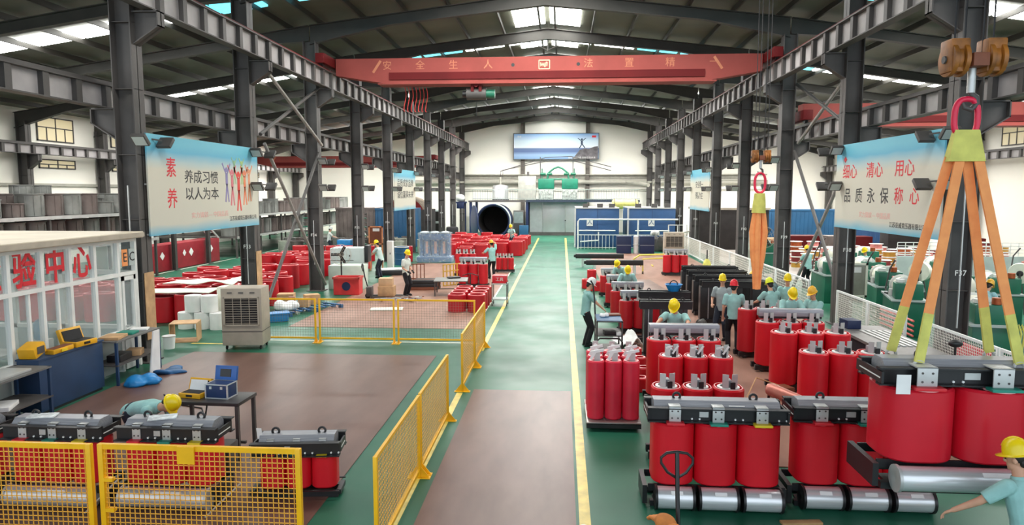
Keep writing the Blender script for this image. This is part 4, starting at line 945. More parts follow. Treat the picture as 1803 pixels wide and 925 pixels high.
# foam rolls and sheets on the front coils
for i, (x, y, z) in enumerate(((-11.15, 20.0, 0), (-10.65, 20.0, 0), (-10.95, 20.05, .5), (-10.45, 20.05, .5), (-10.15, 19.95, 0))):
    o = MB().lathe([(.06, 0), (.235, 0), (.24, .02), (.24, .47), (.235, .49), (.06, .49)], 24).build('foam_roll', PAPER); o.location = (x, y, z)
    tag(o, 'white foam roll %s, %s' % (('on the floor', 'stacked on top')[z > 0], ('far end from the cooler', 'middle one of the lower rolls', 'above the end roll', 'above the middle roll', 'beside the cream block')[i]), 'foam roll', 'white foam rolls')
o = MB().cbox((0, 0, .6), (.55, .5, 1.2)).build('foam_block', CREAM, bev=.03); o.location = (-10.1, 20.6, 0); tag(o, 'tall cream foam block standing behind the foam rolls', 'foam block')
def sheetobj(label, x, y, z, w, d, amp, rz, m=PAPER):
    mb = MB(); n = 12; q = random.Random(int(x*100))
    for lay in (0, 1):
        pass
    P_ = [[((i/n-.5)*w, (j/n-.5)*d, amp*(.5+.5*math.sin(i*.9+j*.35))*(i/n)) for j in range(n+1)] for i in range(n+1)]
    vs = [p for r in P_ for p in r]; N = len(vs); vs = vs + [(a, b, c + .025) for a, b, c in vs]; fs = []
    I = lambda i, j: i*(n+1)+j
    for i in range(n):
        for j in range(n): fs += [(I(i,j), I(i,j+1), I(i+1,j+1), I(i+1,j)), (N+I(i,j), N+I(i+1,j), N+I(i+1,j+1), N+I(i,j+1))]
    for i in range(n): fs += [(I(i,0), I(i+1,0), N+I(i+1,0), N+I(i,0)), (I(i+1,n), I(i,n), N+I(i,n), N+I(i+1,n)), (I(0,i+1), I(0,i), N+I(0,i), N+I(0,i+1)), (I(n,i), I(n,i+1), N+I(n,i+1), N+I(n,i))]
    mb.add(vs, fs); o = mb.build('foam_sheet', m); o.location = (x, y, z); o.rotation_euler = (0, 0, rz); tag(o, label, 'foam sheet'); return o
sheetobj('flat white foam sheet covering the first red coils beyond the booth', -12.0, 21.2, .93, 2.2, .95, .03, .08, CREAM)
sheetobj('wavy cream foam sheet lying over the second row of red coils', -11.9, 22.6, 1.02, 2.4, 1.0, .16, -.05, CREAM)
sheetobj('small white foam sheet over the third row beside the column', -11.4, 24.4, .9, 1.0, .9, .05, .2)
# ================================================================ FENCES
def mesh_panel(name, label, L, h, rz, loc, m, wire, sp=.06, ww=.005, foot=True, grp=None, gap=.12, fw=.045):
    t = thing(name, label, 'fence panel', loc, rz, grp)
    for x in (0, L): MB().cbox((x, 0, h/2), (fw, fw, h)).build('post', m, t, bev=.004)
    for z in (gap, h - fw/2): MB().box(fw/2, L - fw/2, -fw/2*.8, fw/2*.8, z - fw/2, z + fw/2).build('rail', m, t)
    w = MB(); z0, z1 = gap + fw/2, h - fw; n = int((L - fw)/sp)
    for i in range(1, n + 1): x = i*(L/(n+1)); w.box(x - ww/2, x + ww/2, -ww/2, ww/2, z0, z1)
    k = int((z1 - z0)/sp)
    for i in range(1, k + 1): z = z0 + i*(z1-z0)/(k+1); w.box(fw/2, L - fw/2, -ww/2, ww/2, z - ww/2, z + ww/2)
    w.build('mesh_infill', wire, t, smooth=False)
    if foot:
        for x in (0, L):
            q = MB(); q.box(x - .05, x + .05, -.16, .16, 0, .012)
            for s in (-1, 1): q.add([(x - .006, s*.02, .01), (x - .006, s*.15, .01), (x - .006, s*.02, .17), (x + .006, s*.02, .01), (x + .006, s*.15, .01), (x + .006, s*.02, .17)], [(0,1,2),(3,5,4),(0,3,4,1),(1,4,5,2),(2,5,3,0)])
            q.build('foot_plate', m, t)
    return t
YM = mat('yellow mesh wire', (238, 176, 60), .5, 0, .05)
G1 = 'yellow mesh safety barriers'
p = mesh_panel('safety_barrier', 'near yellow mesh barrier panel with a blank yellow plate, before the transformers', 2.3, 1.2, 0, (-5.22, 7.42, 0), YEL, YM, .06, .008, grp=G1, fw=.06)
MB().box(.92, 1.12, -.05, -.03, 1.0, 1.2).build('blank_plate', YEL, p)
for z in (.78, .42):
    MB().box(.03, .13, -.03, .03, z - .02, z + .02).build('hinge_clip', YEL, p)
mesh_panel('safety_barrier', 'near yellow mesh barrier panel cut off by the photo edge, before the transformers', 2.3, 1.2, 0, (-7.65, 7.40, 0), YEL, YM, .06, .008, grp=G1, fw=.06)
for y0, y1, lab in ((7.25, 9.55, 'first'), (9.67, 12.05, 'second')):
    mesh_panel('safety_barrier', 'yellow mesh barrier along the aisle line, %s panel' % lab, y1 - y0, 1.2, PI/2, (-2.0, y0, 0), YEL, YM, .06, .005, grp=G1)
for y0, y1, lab in ((13.9, 15.85, 'nearer of the two beyond the gap'), (15.97, 18.0, 'farther one meeting the cross fence')):
    mesh_panel('safety_barrier', 'yellow mesh barrier along the aisle line, %s' % lab, y1 - y0, 1.2, PI/2, (-2.0, y0, 0), YEL, YM, .06, .005, grp=G1)
for x0, x1, lab in ((-8.85, -6.62, 'behind the beige cooler'), (-6.5, -4.47, 'in the middle'), (-4.35, -2.3, 'at the aisle end')):
    mesh_panel('safety_barrier', 'yellow mesh barrier across the floor, panel %s' % lab, x1 - x0, 1.2, 0, (x0, 18.33, 0), YEL, mat('grey mesh wire', (130, 132, 120), .5, 0, .05), .07, .004, grp=G1)
# white mesh fences along the winding shop
ys = [12.9, 15.0, 17.2]
WP = mat('white fence paint', (226, 232, 230), .4, 0, .03)
fl = ['with red cloth behind it', 'one with pink hoses behind', 'one before the near numbered column', 'fourth from the camera', 'fifth from the camera', 'sixth from the camera', 'seventh from the camera', 'eighth from the camera', 'ninth from the camera', 'tenth from the camera', 'eleventh from the camera']
fp = [(10.9, 13.4), (13.5, 16.05), (17.05, 19.08), (19.16, 21.2)] + [(23.6 + 3.7*i, 27.2 + 3.7*i) for i in range(7)]
fl = ['first from the camera', 'with red cloth behind it', 'with pink hoses behind', 'with wavy cables behind'] + ['%s one beyond the glazed board' % ORD[i] for i in range(7)]
for i, (ya, yb_) in enumerate(fp):
    mesh_panel('white_mesh_fence', 'white mesh fence panel along the winding shop, %s' % fl[i], yb_ - ya, 1.17, PI/2, (8.12, ya, 0), WP, WIRE, .06 if i < 4 else .1, .008 if i < 4 else .011, foot=False, grp='white mesh fences', gap=.1, fw=.055)
o = MB().cbox((0, 0, .45), (.1, 1.6, .9)).build('red_cloth', mat('red cloth', (222, 44, 62), .7), bev=.03); o.location = (8.42, 14.6, 0); tag(o, 'red cloth hanging behind the first white mesh fence', 'cloth')
for i in range(9):
    mb = MB().tube([(8.35, 17.15, .03 + .12*i), (8.35, 17.8, .05 + .12*i), (8.35, 18.9, .03 + .12*i)], .026, 6)
    o = mb.build('pink_hose', mat('pink hose', (228, 110, 100), .5)); tag(o, 'pink red hose strung behind the second white mesh fence, %s from the floor' % ORD[i], 'hose', 'pink hoses')
for i in range(8):
    pts = [(8.4, 19.25 + j*.18, .06 + .11*i + .03*math.sin(j*1.3 + i)) for j in range(11)]
    o = MB().tube(pts, .014, 6).build('wavy_cable', GREYM if i > 2 else CBLUE); tag(o, 'wavy %s cable behind the third white mesh fence, %s from the floor' % (('pale', 'blue')[i < 3], ORD[i]), 'cable', 'wavy cables')
# ================================================================ COOLERS
def cooler(label, x, y, rz, w, h):
    t = thing('evaporative_cooler', label, 'air cooler', (x, y, 0), rz)
    MB().box(-w/2, w/2, -.35, .35, .12, h).build('housing', BEIGE, t, bev=.02)
    MB().box(-w/2 + .1, w/2 - .1, -.358, -.34, h*.42, h*.84).build('grille_opening', DARK, t)
    q = MB(); n = 11
    for i in range(n): z = h*.42 + (h*.42)*(i + .5)/n; q.cbox((0, -.37, z), (w - .22, .012, .006), rx=.5)
    for i in range(1, 4): q.box(-w/2 + .1 + (w-.2)*i/4 - .006, -w/2 + .1 + (w-.2)*i/4 + .006, -.385, -.375, h*.42, h*.84)
    q.build('louvre_slat', BEIGE, t)
    f = MB(); f.box(-w/2 + .06, w/2 - .06, -.39, -.35, h*.4, h*.42); f.box(-w/2 + .06, w/2 - .06, -.39, -.35, h*.84, h*.86); f.box(-w/2 + .06, -w/2 + .1, -.39, -.35, h*.4, h*.86); f.box(w/2 - .1, w/2 - .06, -.39, -.35, h*.4, h*.86); f.build('grille_frame', BEIGE, t)
    b_ = MB(); [b_.cbox((0, -.362, h*.63), (w*.5, .01, .06), ry=a) for a in (.4, 1.45, 2.5)]; b_.build('fan_blade', BLACK, t)
    q = MB(); [q.cbox((x_, -.355, h*.93), (.12, .02, .03)) for x_ in (-w*.28, 0, w*.28)]; q.build('top_slot', STEEL, t)
    MB().box(-w/2 - .005, w/2 + .005, -.36, .36, h*.3, h*.31).build('seam', STEEL, t)
    for a in (-1, 1):
        for c_ in (-1, 1): MB().cyl((a*(w/2-.08) - .015, c_*.25, .06), (a*(w/2-.08) + .015, c_*.25, .06), .06, 12).build('caster', BLACK2, t)
    return t
cooler('beige wheeled air cooler with dark louvred front, standing near the yellow cross fence', -8.2, 17.6, .12, 1.02, 1.6)
cooler('farther beige air cooler standing before the blue drums', 6.95, 44.5, 0, 1.2, 1.55)
# ================================================================ INSTRUMENT BENCH
t = thing('instrument_bench', 'low dark steel bench carrying the yellow and blue instrument cases', 'workbench', (-5.32, 10.2, 0), -.03)
MB().box(-.55, .55, -.3, .3, .87, .92).build('bench_top', mat('bench dark', (70, 68, 68), .4, .3), t, bev=.004)
for a in (-1, 1):
    for c_ in (-1, 1): MB().cbox((a*.51, c_*.26, .44), (.05, .05, .87)).build('leg', STEEL, t)
MB().box(-.5, .5, -.02, .02, .2, .24).build('stretcher', STEEL, t)
yellow_case('open yellow instrument case with white lid lining on the low bench', -5.62, 10.2, .921, -.15, .62)
o = MB().cbox((0, 0, 0), (.29, .006, .2), rx=-.35).build('instruction_sheet', PAPER); o.location = (-5.605, 10.305, 1.05); o.rotation_euler = (0, 0, -.15); tag(o, 'white instruction sheet in the lid of the open yellow case', 'paper')
t = thing('instrument_case', 'open blue instrument case with silver edges on the low bench', 'instrument case', (-5.2, 10.22, .921), -.1)
MB().box(-.18, .18, -.13, .13, 0, .22).build('case_body', mat('case navy', (36, 58, 100), .45), t, bev=.008); q = MB()
for a in (-1, 1):
    for c_ in (-1, 1): q.cbox((a*.178, c_*.128, .11), (.02, .02, .225))
for z in (.008, .215): q.box(-.185, .185, -.136, -.126, z - .008, z + .008); q.box(-.185, .185, .126, .136, z - .008, z + .008); q.box(-.186, -.176, -.13, .13, z-.008, z+.008); q.box(.176, .186, -.13, .13, z-.008, z+.008)
q.build('silver_edge', SILVER, t)
MB().cbox((0, .165, .33), (.36, .05, .22), rx=-.2).build('case_lid', mat('case lid blue', (40, 96, 170), .4), t, bev=.006); MB().cbox((0, .136, .335), (.18, .006, .12), rx=-.2).build('display', BLACK, t)
q = MB(); q.box(-.11, -.07, -.145, -.13, .15, .19); q.box(.07, .11, -.145, -.13, .15, .19); q.build('latch', SILVER, t)
o = MB().tube([(-7.9, 13.2, .02), (-7.3, 12.6, .02), (-6.7, 12.4, .02), (-6.2, 11.6, .02), (-5.9, 10.9, .02)], .014, 6).build('power_cable', BLACK2); tag(o, 'black power cable snaking over the brown plate to the low bench', 'cable')
o = MB().tube([(-5.25, 9.87, .9), (-5.3, 9.82, .5), (-5.45, 9.75, .15), (-5.6, 9.7, .02)], .012, 6).build('hanging_cable', BLACK2); tag(o, 'black cable hanging down below the low bench', 'cable')
t = thing('control_box', 'small grey control box on the floor under the low bench', 'control box', (-4.95, 9.62, 0)); MB().box(-.2, .2, -.16, .16, 0, .42).build('box_body', STEEL, t, bev=.015); MB().box(-.15, .15, -.17, -.16, .2, .36).build('box_face', GREYM, t)
# ================================================================ PALLET AND MACHINE GROUP (behind the cross fence)
def pallet(label, x, y, rz, L, w, m=PALLB):
    t = thing('pallet', label, 'pallet', (x, y, 0), rz)
    q = MB()
    for i in range(7): xx = -L/2 + L*(i+.5)/7; q.box(xx - .055, xx + .055, -w/2, w/2, .12, .15)
    q.build('deck_slat', m, t)
    for c_ in (-1, 0, 1):
        for a in (-1, 0, 1): MB().box(a*(L/2-.06) - .06, a*(L/2-.06) + .06, c_*(w/2-.06) - .06, c_*(w/2-.06) + .06, 0, .12).build('block', m, t)
    return t
pallet('long blue pallet loaded with cartons and plastic bags beside the red coils', -8.6, 23.2, 1.05, 2.3, .9)
clutter('carton', 'large plain carton at the far end of the blue pallet', 'box', -9.45, 23.4, .15, (.55, .45, .42), CARD, .2)
clutter('carton', 'carton with torn flaps on the blue pallet, middle', 'box', -8.7, 23.8, .15, (.5, .4, .34), CARD, .6)
clutter('carton', 'small carton at the aisle end of the blue pallet', 'box', -8.75, 23.2, .15, (.35, .3, .28), CARD, .1)
clutter('wood_piece', 'red brown wooden block on the blue pallet', 'wood', -9.1, 23.0, .4, (.2, .3, .12), BROWN, .4)
heap('plastic_bag', 'crumpled white plastic bags on the blue pallet', 'plastic bag', -9.15, 22.6, .15, (.45, .5), .34, PAPER, 8)
t = thing('blue_tub', 'bright blue plastic tub at the near end of the pallet', 'tub', (-9.0, 21.25, 0), .5); MB().box(-.42, .42, -.2, .2, .0, .26).build('tub_body', TARP, t, bev=.04); MB().box(-.46, .46, -.24, .24, .24, .28).build('tub_rim', TARP, t, bev=.01)
t = thing('red_crate', 'red plastic crate with a dark round mark on its front', 'crate', (-8.45, 27.2, 0), .05)
q = MB(); q.box(-.5, .5, -.32, -.28, .02, .72); q.box(-.5, .5, .28, .32, .02, .72); q.box(-.5, -.46, -.3, .3, .02, .72); q.box(.46, .5, -.3, .3, .02, .72); q.box(-.48, .48, -.3, .3, .02, .06); q.build('crate_body', mat('crate red', (208, 50, 52), .5), t)
q = MB(); q.box(-.54, .54, -.36, -.3, .64, .72); q.box(-.54, .54, .3, .36, .64, .72); q.box(-.54, -.48, -.36, .36, .64, .72); q.box(.48, .54, -.36, .36, .64, .72); q.build('crate_rim', mat('crate rim', (196, 70, 60), .5), t)
MB().cyl((0, -.325, .36), (0, -.33, .36), .17, 20).build('round_mark', DBLUE, t)
def pedestal_fan(label, x, y, rz, h=1.5, r=.42):
    t = thing('pedestal_fan', label, 'fan', (x, y, 0), rz)
    MB().lathe([(.25, 0), (.25, .03), (.04, .06)], 18).build('base', BLACK, t); MB().cyl((0, 0, .05), (0, 0, h), .03, 8).build('pole', BLACK, t)
    MB().cyl((0, -.08, h), (0, .18, h), .08, 12).build('motor', BLACK, t)
    for i in range(3): M = Matrix.Translation((0, -.1, h)) @ Matrix.Rotation(i*2*PI/3 + .5, 4, 'Y') @ Matrix.Rotation(.3, 4, 'Z'); MB().box(-.05, .07, -.008, .008, .05, r*.92, M).build('blade', BLACK, t)
    q = MB(); [q.torus((0, -.1, h), r*k, .006, 'Y', 28, 5) for k in (1, .66, .33)]; q.torus((0, .02, h), r*1.0, .006, 'Y', 28, 5)
    for i in range(12): a = PI*i/6; q.cyl((0, -.14, h), (r*math.cos(a), -.1, h + r*math.sin(a)), .004, 4)
    q.build('guard_ring', BEIGE, t); return t
pedestal_fan('black pedestal fan beside the pale grey machine', -9.0, 28.1, 0)
pedestal_fan('black fan head over the white fence near the far cooler', 9.6, 34.2, .2, 1.9, .5)
t = thing('machine_cabinet', 'pale grey two part machine cabinet beside the fan', 'machine', (-9.6, 31.2, 0), .06)
MB().box(-.75, .75, -.5, .5, .6, 1.55).build('upper_housing', GREYM, t, bev=.03); MB().box(.0, .74, -.45, .45, 0, .6).build('lower_plinth', GREYM, t, bev=.01); MB().box(-.74, -.6, -.45, .45, 0, .6).build('leg', GREYM, t)
MB().box(-.72, .3, -.51, -.5, 1.0, 1.02).build('door_seam', STEEL, t); MB().box(.1, .14, -.52, -.5, 1.18, 1.24).build('handle', BLACK, t); MB().box(.75, .92, -.35, .35, .9, 1.65).build('control_panel', BLACK, t, bev=.02)
t = thing('machine_cabinet', 'low pale green cabinet with door knobs under the fan', 'machine', (-9.0, 28.95, 0), .05); MB().box(-.7, .75, -.45, .45, 0, 1.0).build('housing', mat('pale green cabinet', (198, 214, 200), .5, 0, .04), t, bev=.02); q = MB(); [q.cyl((x, -.47, .5), (x, -.44, .5), .03, 8) for x in (-.45, .1, .5)]; q.build('knob', BLACK, t)
def pallet_truck(label, x, y, rz, hh=1.25):
    t = thing('pallet_truck', label, 'pallet truck', (x, y, 0), rz)
    q = MB()
    for s in (-1, 1): q.box(s*.19 - .08, s*.19 + .08, .1, 1.25, .05, .1)
    q.build('fork', STEEL, t); MB().box(-.25, .25, -.08, .12, .08, .45).build('pump_body', STEEL, t, bev=.02)
    for s in (-1, 1): MB().cyl((s*.06 - .03, -.05, .1), (s*.06 + .03, -.05, .1), .1, 16).build('steer_wheel', BLACK2, t)
    MB().tube([(0, -.05, .4), (0, -.16, .8), (0, -.23, hh), (0, -.25, hh + .06)], .024, 8).build('handle_shaft', BLACK, t)
    MB().tube([(0, -.22, hh - .22), (-.1, -.23, hh - .16), (-.17, -.24, hh - .06), (-.17, -.245, hh), (-.11, -.25, hh + .05), (0, -.25, hh + .065), (.11, -.25, hh + .05), (.17, -.245, hh), (.17, -.24, hh - .06), (.1, -.23, hh - .16), (0, -.22, hh - .22)], .016, 8).build('grip_loop', BLACK, t)
    return t
pallet_truck('black pallet truck carrying cartons and metal strips, handle upright', -7.35, 26.3, -PI/2 + .1)
clutter('carton', 'lower brown carton on the pallet truck', 'box', -6.65, 26.25, .101, (.6, .5, .38), CARD, .05); clutter('carton', 'upper carton with open flap on the pallet truck', 'box', -6.68, 26.27, .482, (.52, .45, .3), mat('carton light', (206, 172, 134), .8), .12)
pallet_truck('near black pallet truck whose looped handle stands before the fanned transformer', 1.27, 7.3, PI, 1.16)
t = thing('work_glove', 'orange tan work glove lying over the near pallet truck', 'glove', (1.12, 7.25, .455), .3, None, 1.6); heapm = MB(); heapm.ell((0, 0, .06), (.07, .1, .06), 10, 8); [heapm.tube([(.02*i - .04, .05, .06), (.024*i - .05, .13, .05), (.026*i - .05, .17, .02)], .016, 6) for i in range(4)]; heapm.tube([(0, -.08, .06), (0, -.22, .0)], .06, 10); remeshed(heapm, 'glove_body', mat('tan glove', (206, 128, 62), .8, 0, .1, 12), t, .009)
rnd = random.Random(5)
for i in range(26):
    a = rnd.uniform(0, PI); x, y = -6.75 + rnd.uniform(-.9, .55) + .8, 25.8 + rnd.uniform(-.4, .7)
    o = MB().cbox((0, 0, .02), (rnd.uniform(.3, .6), .05, .03)).build('metal_strip', ALU if i % 3 else BROWN); o.location = (x, y, .042 + .0015*i); o.rotation_euler = (0, 0, a)
    tag(o, 'short pale metal strip in the loose pile beside the pallet truck', 'metal strip', 'loose metal strips')
clutter('foam_sheet', 'thin cream sheet on the floor before the pallet truck', 'sheet', -6.0, 23.6, .012, (1.1, .5, .04), CREAM, .15)
# bundle of dark frames and yellow rack
t = thing('yellow_rack', 'yellow wire rack leaning beside the dark frame bundle', 'rack', (-4.75, 30.1, 0), .9)
q = MB(); [q.box(-.5 + i*.2 - .02, -.5 + i*.2 + .02, -.02, .02, 0, .95) for i in range(6)]; [q.box(-.52, .52, -.02, .02, z - .02, z + .02) for z in (.03, .35, .65, .93)]; q.build('rack_frame', mat('rack yellow', (214, 176, 70), .5), t); 
for i in range(15):
    o = MB().cbox((0, 0, .06), (1.3 - .02*i, .14, .13)).build('dark_bar', BLACK if i % 3 else BROWN, bev=.01); o.location = (-5.75 + .01*i, 28.5 + .17*(i % 5), .0 + .14*(i//5)*1.0 + .014); o.rotation_euler = (0, 0, .12); tag(o, 'dark bar in the bundle on the pink plate, %s, %s from the camera' % (('lower layer', 'middle layer', 'top layer')[i//5], ORD[i % 5]), 'bar', 'bundle of dark bars')
t = thing('brown_rack', 'small brown ladder rack behind the dark bar bundle', 'rack', (-6.35, 30.0, 0), .15); q = MB(); [q.box(-.4 + i*.16 - .02, -.4 + i*.16 + .02, -.02, .02, 0, .95) for i in range(6)]; [q.box(-.42, .42, -.02, .02, z - .02, z + .02) for z in (.3, .93)]; q.build('rack_frame', BROWN, t)
def table(label, x, y, rz, w, d, h, m=mat('table top grey', (128, 130, 126), .5), lm=STEEL):
    t = thing('work_table', label, 'table', (x, y, 0), rz)
    MB().box(-w/2, w/2, -d/2, d/2, h - .04, h).build('table_top', m, t, bev=.004)
    for a in (-1, 1):
        for c_ in (-1, 1): MB().cbox((a*(w/2-.04), c_*(d/2-.04), (h-.04)/2), (.045, .045, h - .04)).build('leg', lm, t)
    MB().box(-w/2 + .04, w/2 - .04, -.015, .015, h*.35, h*.35 + .03).build('stretcher', lm, t); return t
table('grey low table on the pink plate before the small red coil sets', -4.35, 27.4, .1, 1.3, 1.2, .62)
table('second grey low table joined behind, with wire scraps on it', -4.3, 29.0, .1, 1.0, 1.2, .62) if False else None
clutter('wire_scrap', 'dark wire scraps on the grey low table', 'wire', -4.3, 27.7, .62, (.5, .35, .06), BLACK, .4, bev=.02)
t = thing('tool_trolley', 'small trolley with a red tool box at the aisle line', 'trolley', (-2.2, 24.95, 0), .0)
for z in (.22, .78): MB().box(-.28, .28, -.3, .3, z, z + .03).build('shelf', GREYM, t)
for a in (-1, 1):
    for c_ in (-1, 1): MB().cbox((a*.26, c_*.28, .48), (.03, .03, .78)).build('post', STEEL, t); MB().cyl((a*.26 - .015, c_*.28, .05), (a*.26 + .015, c_*.28, .05), .05, 10).build('caster', BLACK2, t)
t = thing('red_tool_box', 'red tool box with white lettering on the small trolley', 'tool box', (-2.2, 24.95, .811), .0); MB().box(-.26, .26, -.22, .22, 0, .28).build('box_body', HRED, t, bev=.02); text('white_lettering', 'TOOLS' if False else '工具', .14, WHITE, face_ny(0, -.222, .14), t, .001)
t = thing('steel_stand', 'thin black stand with a hoop beside the low grey table', 'stand', (-3.45, 26.3, 0)); MB().cyl((0, 0, 0), (0, 0, .95), .022, 8).build('pole', BLACK, t); MB().tube([(-.3, 0, .9), (0, 0, .98), (.3, 0, .9), (.34, 0, .6)], .018, 8).build('hoop', BLACK, t); MB().lathe([(.2, 0), (.2, .02)], 16).build('base', BLACK, t)
# shrink wrapped transformer
t = thing('wrapped_transformer', 'blue transformer in shiny clear shrink film on a blue base', 'transformer', (-7.35, 40.5, 0), .03)
MB().box(-1.0, 1.0, -.6, .6, .0, .3).build('base_frame', mat('film blue', (60, 104, 156), .4), t, bev=.03)
q = MB(); q.box(-.85, .85, -.4, -.3, 1.3, 1.6); q.box(-.85, .85, .3, .4, 1.3, 1.6); q.box(-.85, -.7, -.3, .3, .3, 1.5); q.box(.7, .85, -.3, .3, .3, 1.5); q.build('clamp_frame', mat('film blue', (0,0,0)), t, bev=.01)
for i in (-1, 0, 1): coil_mesh(.5, .55, .32, 1.3, i*.5, 0, wall=.06).build('coil', [mat('blue coil', (70, 110, 160), .4), ALU], t); MB().cbox((i*.5 + .05, -.3, .85), (.14, .04, .7)).build('terminal_strip', mat('copper pink', (196, 150, 140), .4), t)
def film():
    mb = MB(); n = 28; rs = []; q = random.Random(2)
    for z, w, d in ((.02, 1.12, .72), (.32, 1.08, .68), (.4, .92, .48), (.8, .92, .46), (1.3, .95, .48), (1.68, .98, .5), (1.72, .8, .4)):
        rs.append([(math.copysign(abs(math.cos(2*PI*j/n))**.35, math.cos(2*PI*j/n))*w + q.uniform(-.03, .03), math.copysign(abs(math.sin(2*PI*j/n))**.35, math.sin(2*PI*j/n))*d + q.uniform(-.03, .03), z + q.uniform(-.02, .03)) for j in range(n)])
    mb.rings(rs, False, True); return mb
film().build('shrink_film', FILM, t, ang=60)
for j in range(3):
    q = MB(); q.ell((-.6 + j*.6, -.1, 1.72), (.26, .4, .07), 12, 6); q.build('film_fold', mat('film fold white', (222, 232, 240), .2, 0, .1, 6, alpha=.8), t)
# notice boards on posts
def board(label, x, y, rz, w, h, z, fm, pm):
    t = thing('notice_board', label, 'notice board', (x, y, 0), rz)
    q = MB(); q.box(-w/2, w/2, -.04, 0, z, z + .07); q.box(-w/2, w/2, -.04, 0, z + h - .07, z + h); q.box(-w/2, -w/2 + .07, -.04, 0, z, z + h); q.box(w/2 - .07, w/2, -.04, 0, z, z + h); q.build('board_frame', fm, t)
    MB().box(-w/2 + .07, w/2 - .07, -.02, -.01, z + .07, z + h - .07).build('board_panel', pm, t)
    MB().box(-.15, .2, -.03, -.02, z + h*.72, z + h*.88).build('pinned_paper', PAPER, t)
    for a in (-1, 1): MB().box(a*(w/2-.05) - .03, a*(w/2-.05) + .03, 0, .05, 0, z + h*.5).build('post', fm, t)
    return t
board('brown framed notice board beside the drum racks', -9.55, 35.6, 0, .75, .95, 1.35, mat('board tan', (210, 140, 96), .5), BROWN)
board('cream framed glazed board with a paper note at the winding shop edge', 9.3, 23.0, 0, .8, 1.1, .7, CREAM, mat('board grey', (150, 150, 138), .4))
t = thing('white_column_box', 'narrow white cabinet beside the brown notice board', 'cabinet', (-8.95, 36.2, 0)); MB().box(-.15, .15, -.15, .15, 0, 1.5).build('housing', WHITE, t, bev=.01); MB().box(.0, .04, -.16, -.15, .8, .9).build('switch', BLACK, t)
t = thing('blue_drum', 'blue steel drum behind the narrow white cabinet', 'drum', (-8.9, 38.6, 0)); MB().lathe([(.4, 0), (.4, .3), (.42, .32), (.4, .34), (.4, .65), (.42, .67), (.4, .69), (.4, 1.0), (.36, 1.0), (.36, .97)], 22).build('drum_body', CBLUE, t); MB().torus((0, 0, 1.0), .4, .02, 'Z', 22, 6).build('rim', WHITE, t)
o = clutter('black_sheet_pile', 'low pile of black and white sheets beside the brown notice board', 'sheets', -8.4, 33.9, .0, (1.4, .9, .25), BLACK, .2, bev=.03); clutter('cardboard_sheet', 'pale sheets on top of the low black pile', 'sheets', -8.4, 33.9, .25, (1.2, .7, .05), PAPER, .4)
# ================================================================ DRUM RACKS
_dm = {}
def drum(label, x, y, z, r, h, m, grp='grey steel drums in the storage bay'):
    k = (r, h, m.name)
    if k not in _dm:
        mb = MB(); mb.lathe([(r*.94, 0), (r, .03), (r, h - .06), (r*1.07, h - .05), (r*1.07, h - .02), (r*.93, h - .02), (r*.93, h - .15)], 20); q = MB
        for i in range(10): a = 2*PI*i/10; mb.cbox((r*math.cos(a)*1.01, r*math.sin(a)*1.01, h*.48), (.03, .03, h*.8), rz=a)
        _dm[k] = c = mb.build('steel_tank', m)
    else: c = _dm[k].copy(); COL.objects.link(c)
    c.location = (x, y, z); c.rotation_euler = (0, 0, rnd.uniform(0, 1)); c['label'] = label; c['category'] = 'drum'; c['group'] = grp; return c
def rack(label, x0, x1, y0, y1, decks, m=STEEL, n=5):
    t = thing('storage_rack', label, 'rack', (0, 0, 0))
    for z in decks: MB().box(x0, x1, y0, y1, z - .08, z).build('deck', m, t); MB().box(x1 - .02, x1 + .03, y0, y1, z - .1, z + .03).build('edge_beam', ALU, t)
    for i in range(n):
        y = y0 + .1 + (y1 - y0 - .2) * i / (n - 1)
        for x in (x0 + .1, x1 - .1): MB().box(x - .05, x + .05, y - .05, y + .05, 0, max(decks)).build('post', m, t)
    return t
rack('two deck storage rack seen over the booth roof, crowded with grey drums', -25.2, -19.4, 18.5, 32.6, (1.85, 3.1))
rack('longer three deck storage rack beyond the red low wall', -25.2, -19.7, 41.5, 66, (1.3, 2.6), n=8)
rnd = random.Random(11)
k = 0
for r in range(13):
    for c_ in range(3):
        y = 19.2 + r*1.05; x = -20.2 - c_*1.15
        if c_ == 0 or rnd.random() < .9:
            h = rnd.choice((.55, .7, .9)); drum('grey drum on the rack over the booth, upper deck, %s bay, %s from the edge' % (ORD[r], ORD[c_]), x, y, 3.101, .46, h, rnd.choice((DRUM, DRUMB)))
            if c_ == 0: drum('dark drum on the rack over the booth, lower deck, %s bay' % ORD[r], x, y, 1.851, .48, 1.1, rnd.choice((DRUM, DRUMB)))
            if c_ > 0 and rnd.random() < .35: drum('small drum topping the rack over the booth, %s bay, %s from the edge' % (ORD[r], ORD[c_]), x, y, 3.1 + h, .38, .55, DRUM)
for r in range(19):
    y = 42.2 + r*1.25
    for c_ in range(2):
        x = -20.5 - c_*1.2
        drum('steel drum on the long rack, top deck, %s bay, %s from the edge' % (ORD[r], ORD[c_]), x, y, 2.602, .52, rnd.choice((.8, 1.0)), rnd.choice((DRUM, DRUMB)))
    drum('steel drum on the long rack, middle deck, %s bay' % ORD[r], -20.5, y, 1.302, .5, 1.0, rnd.choice((DRUM, DRUMB)))
# floor level drums in the bay beyond the red coils
for r in range(4):
    for c_ in range(12):
        x = -9.15 - c_*.86; y = 46.0 + r*.95
        if abs(x - XL) < .65: continue
        if r == 0 and c_ in (4, 5, 7, 8): continue
        drum('drum on the floor beyond the red coils, %s row, %s counting from the hall' % (ORD[r], ORD[c_]), x, y, 0, .38, rnd.choice((.8, .95)), rnd.choice((DRUM, mat('pale drum', (170, 172, 160), .5, .1, .1), DRUMB)), 'grey drums on the bay floor')
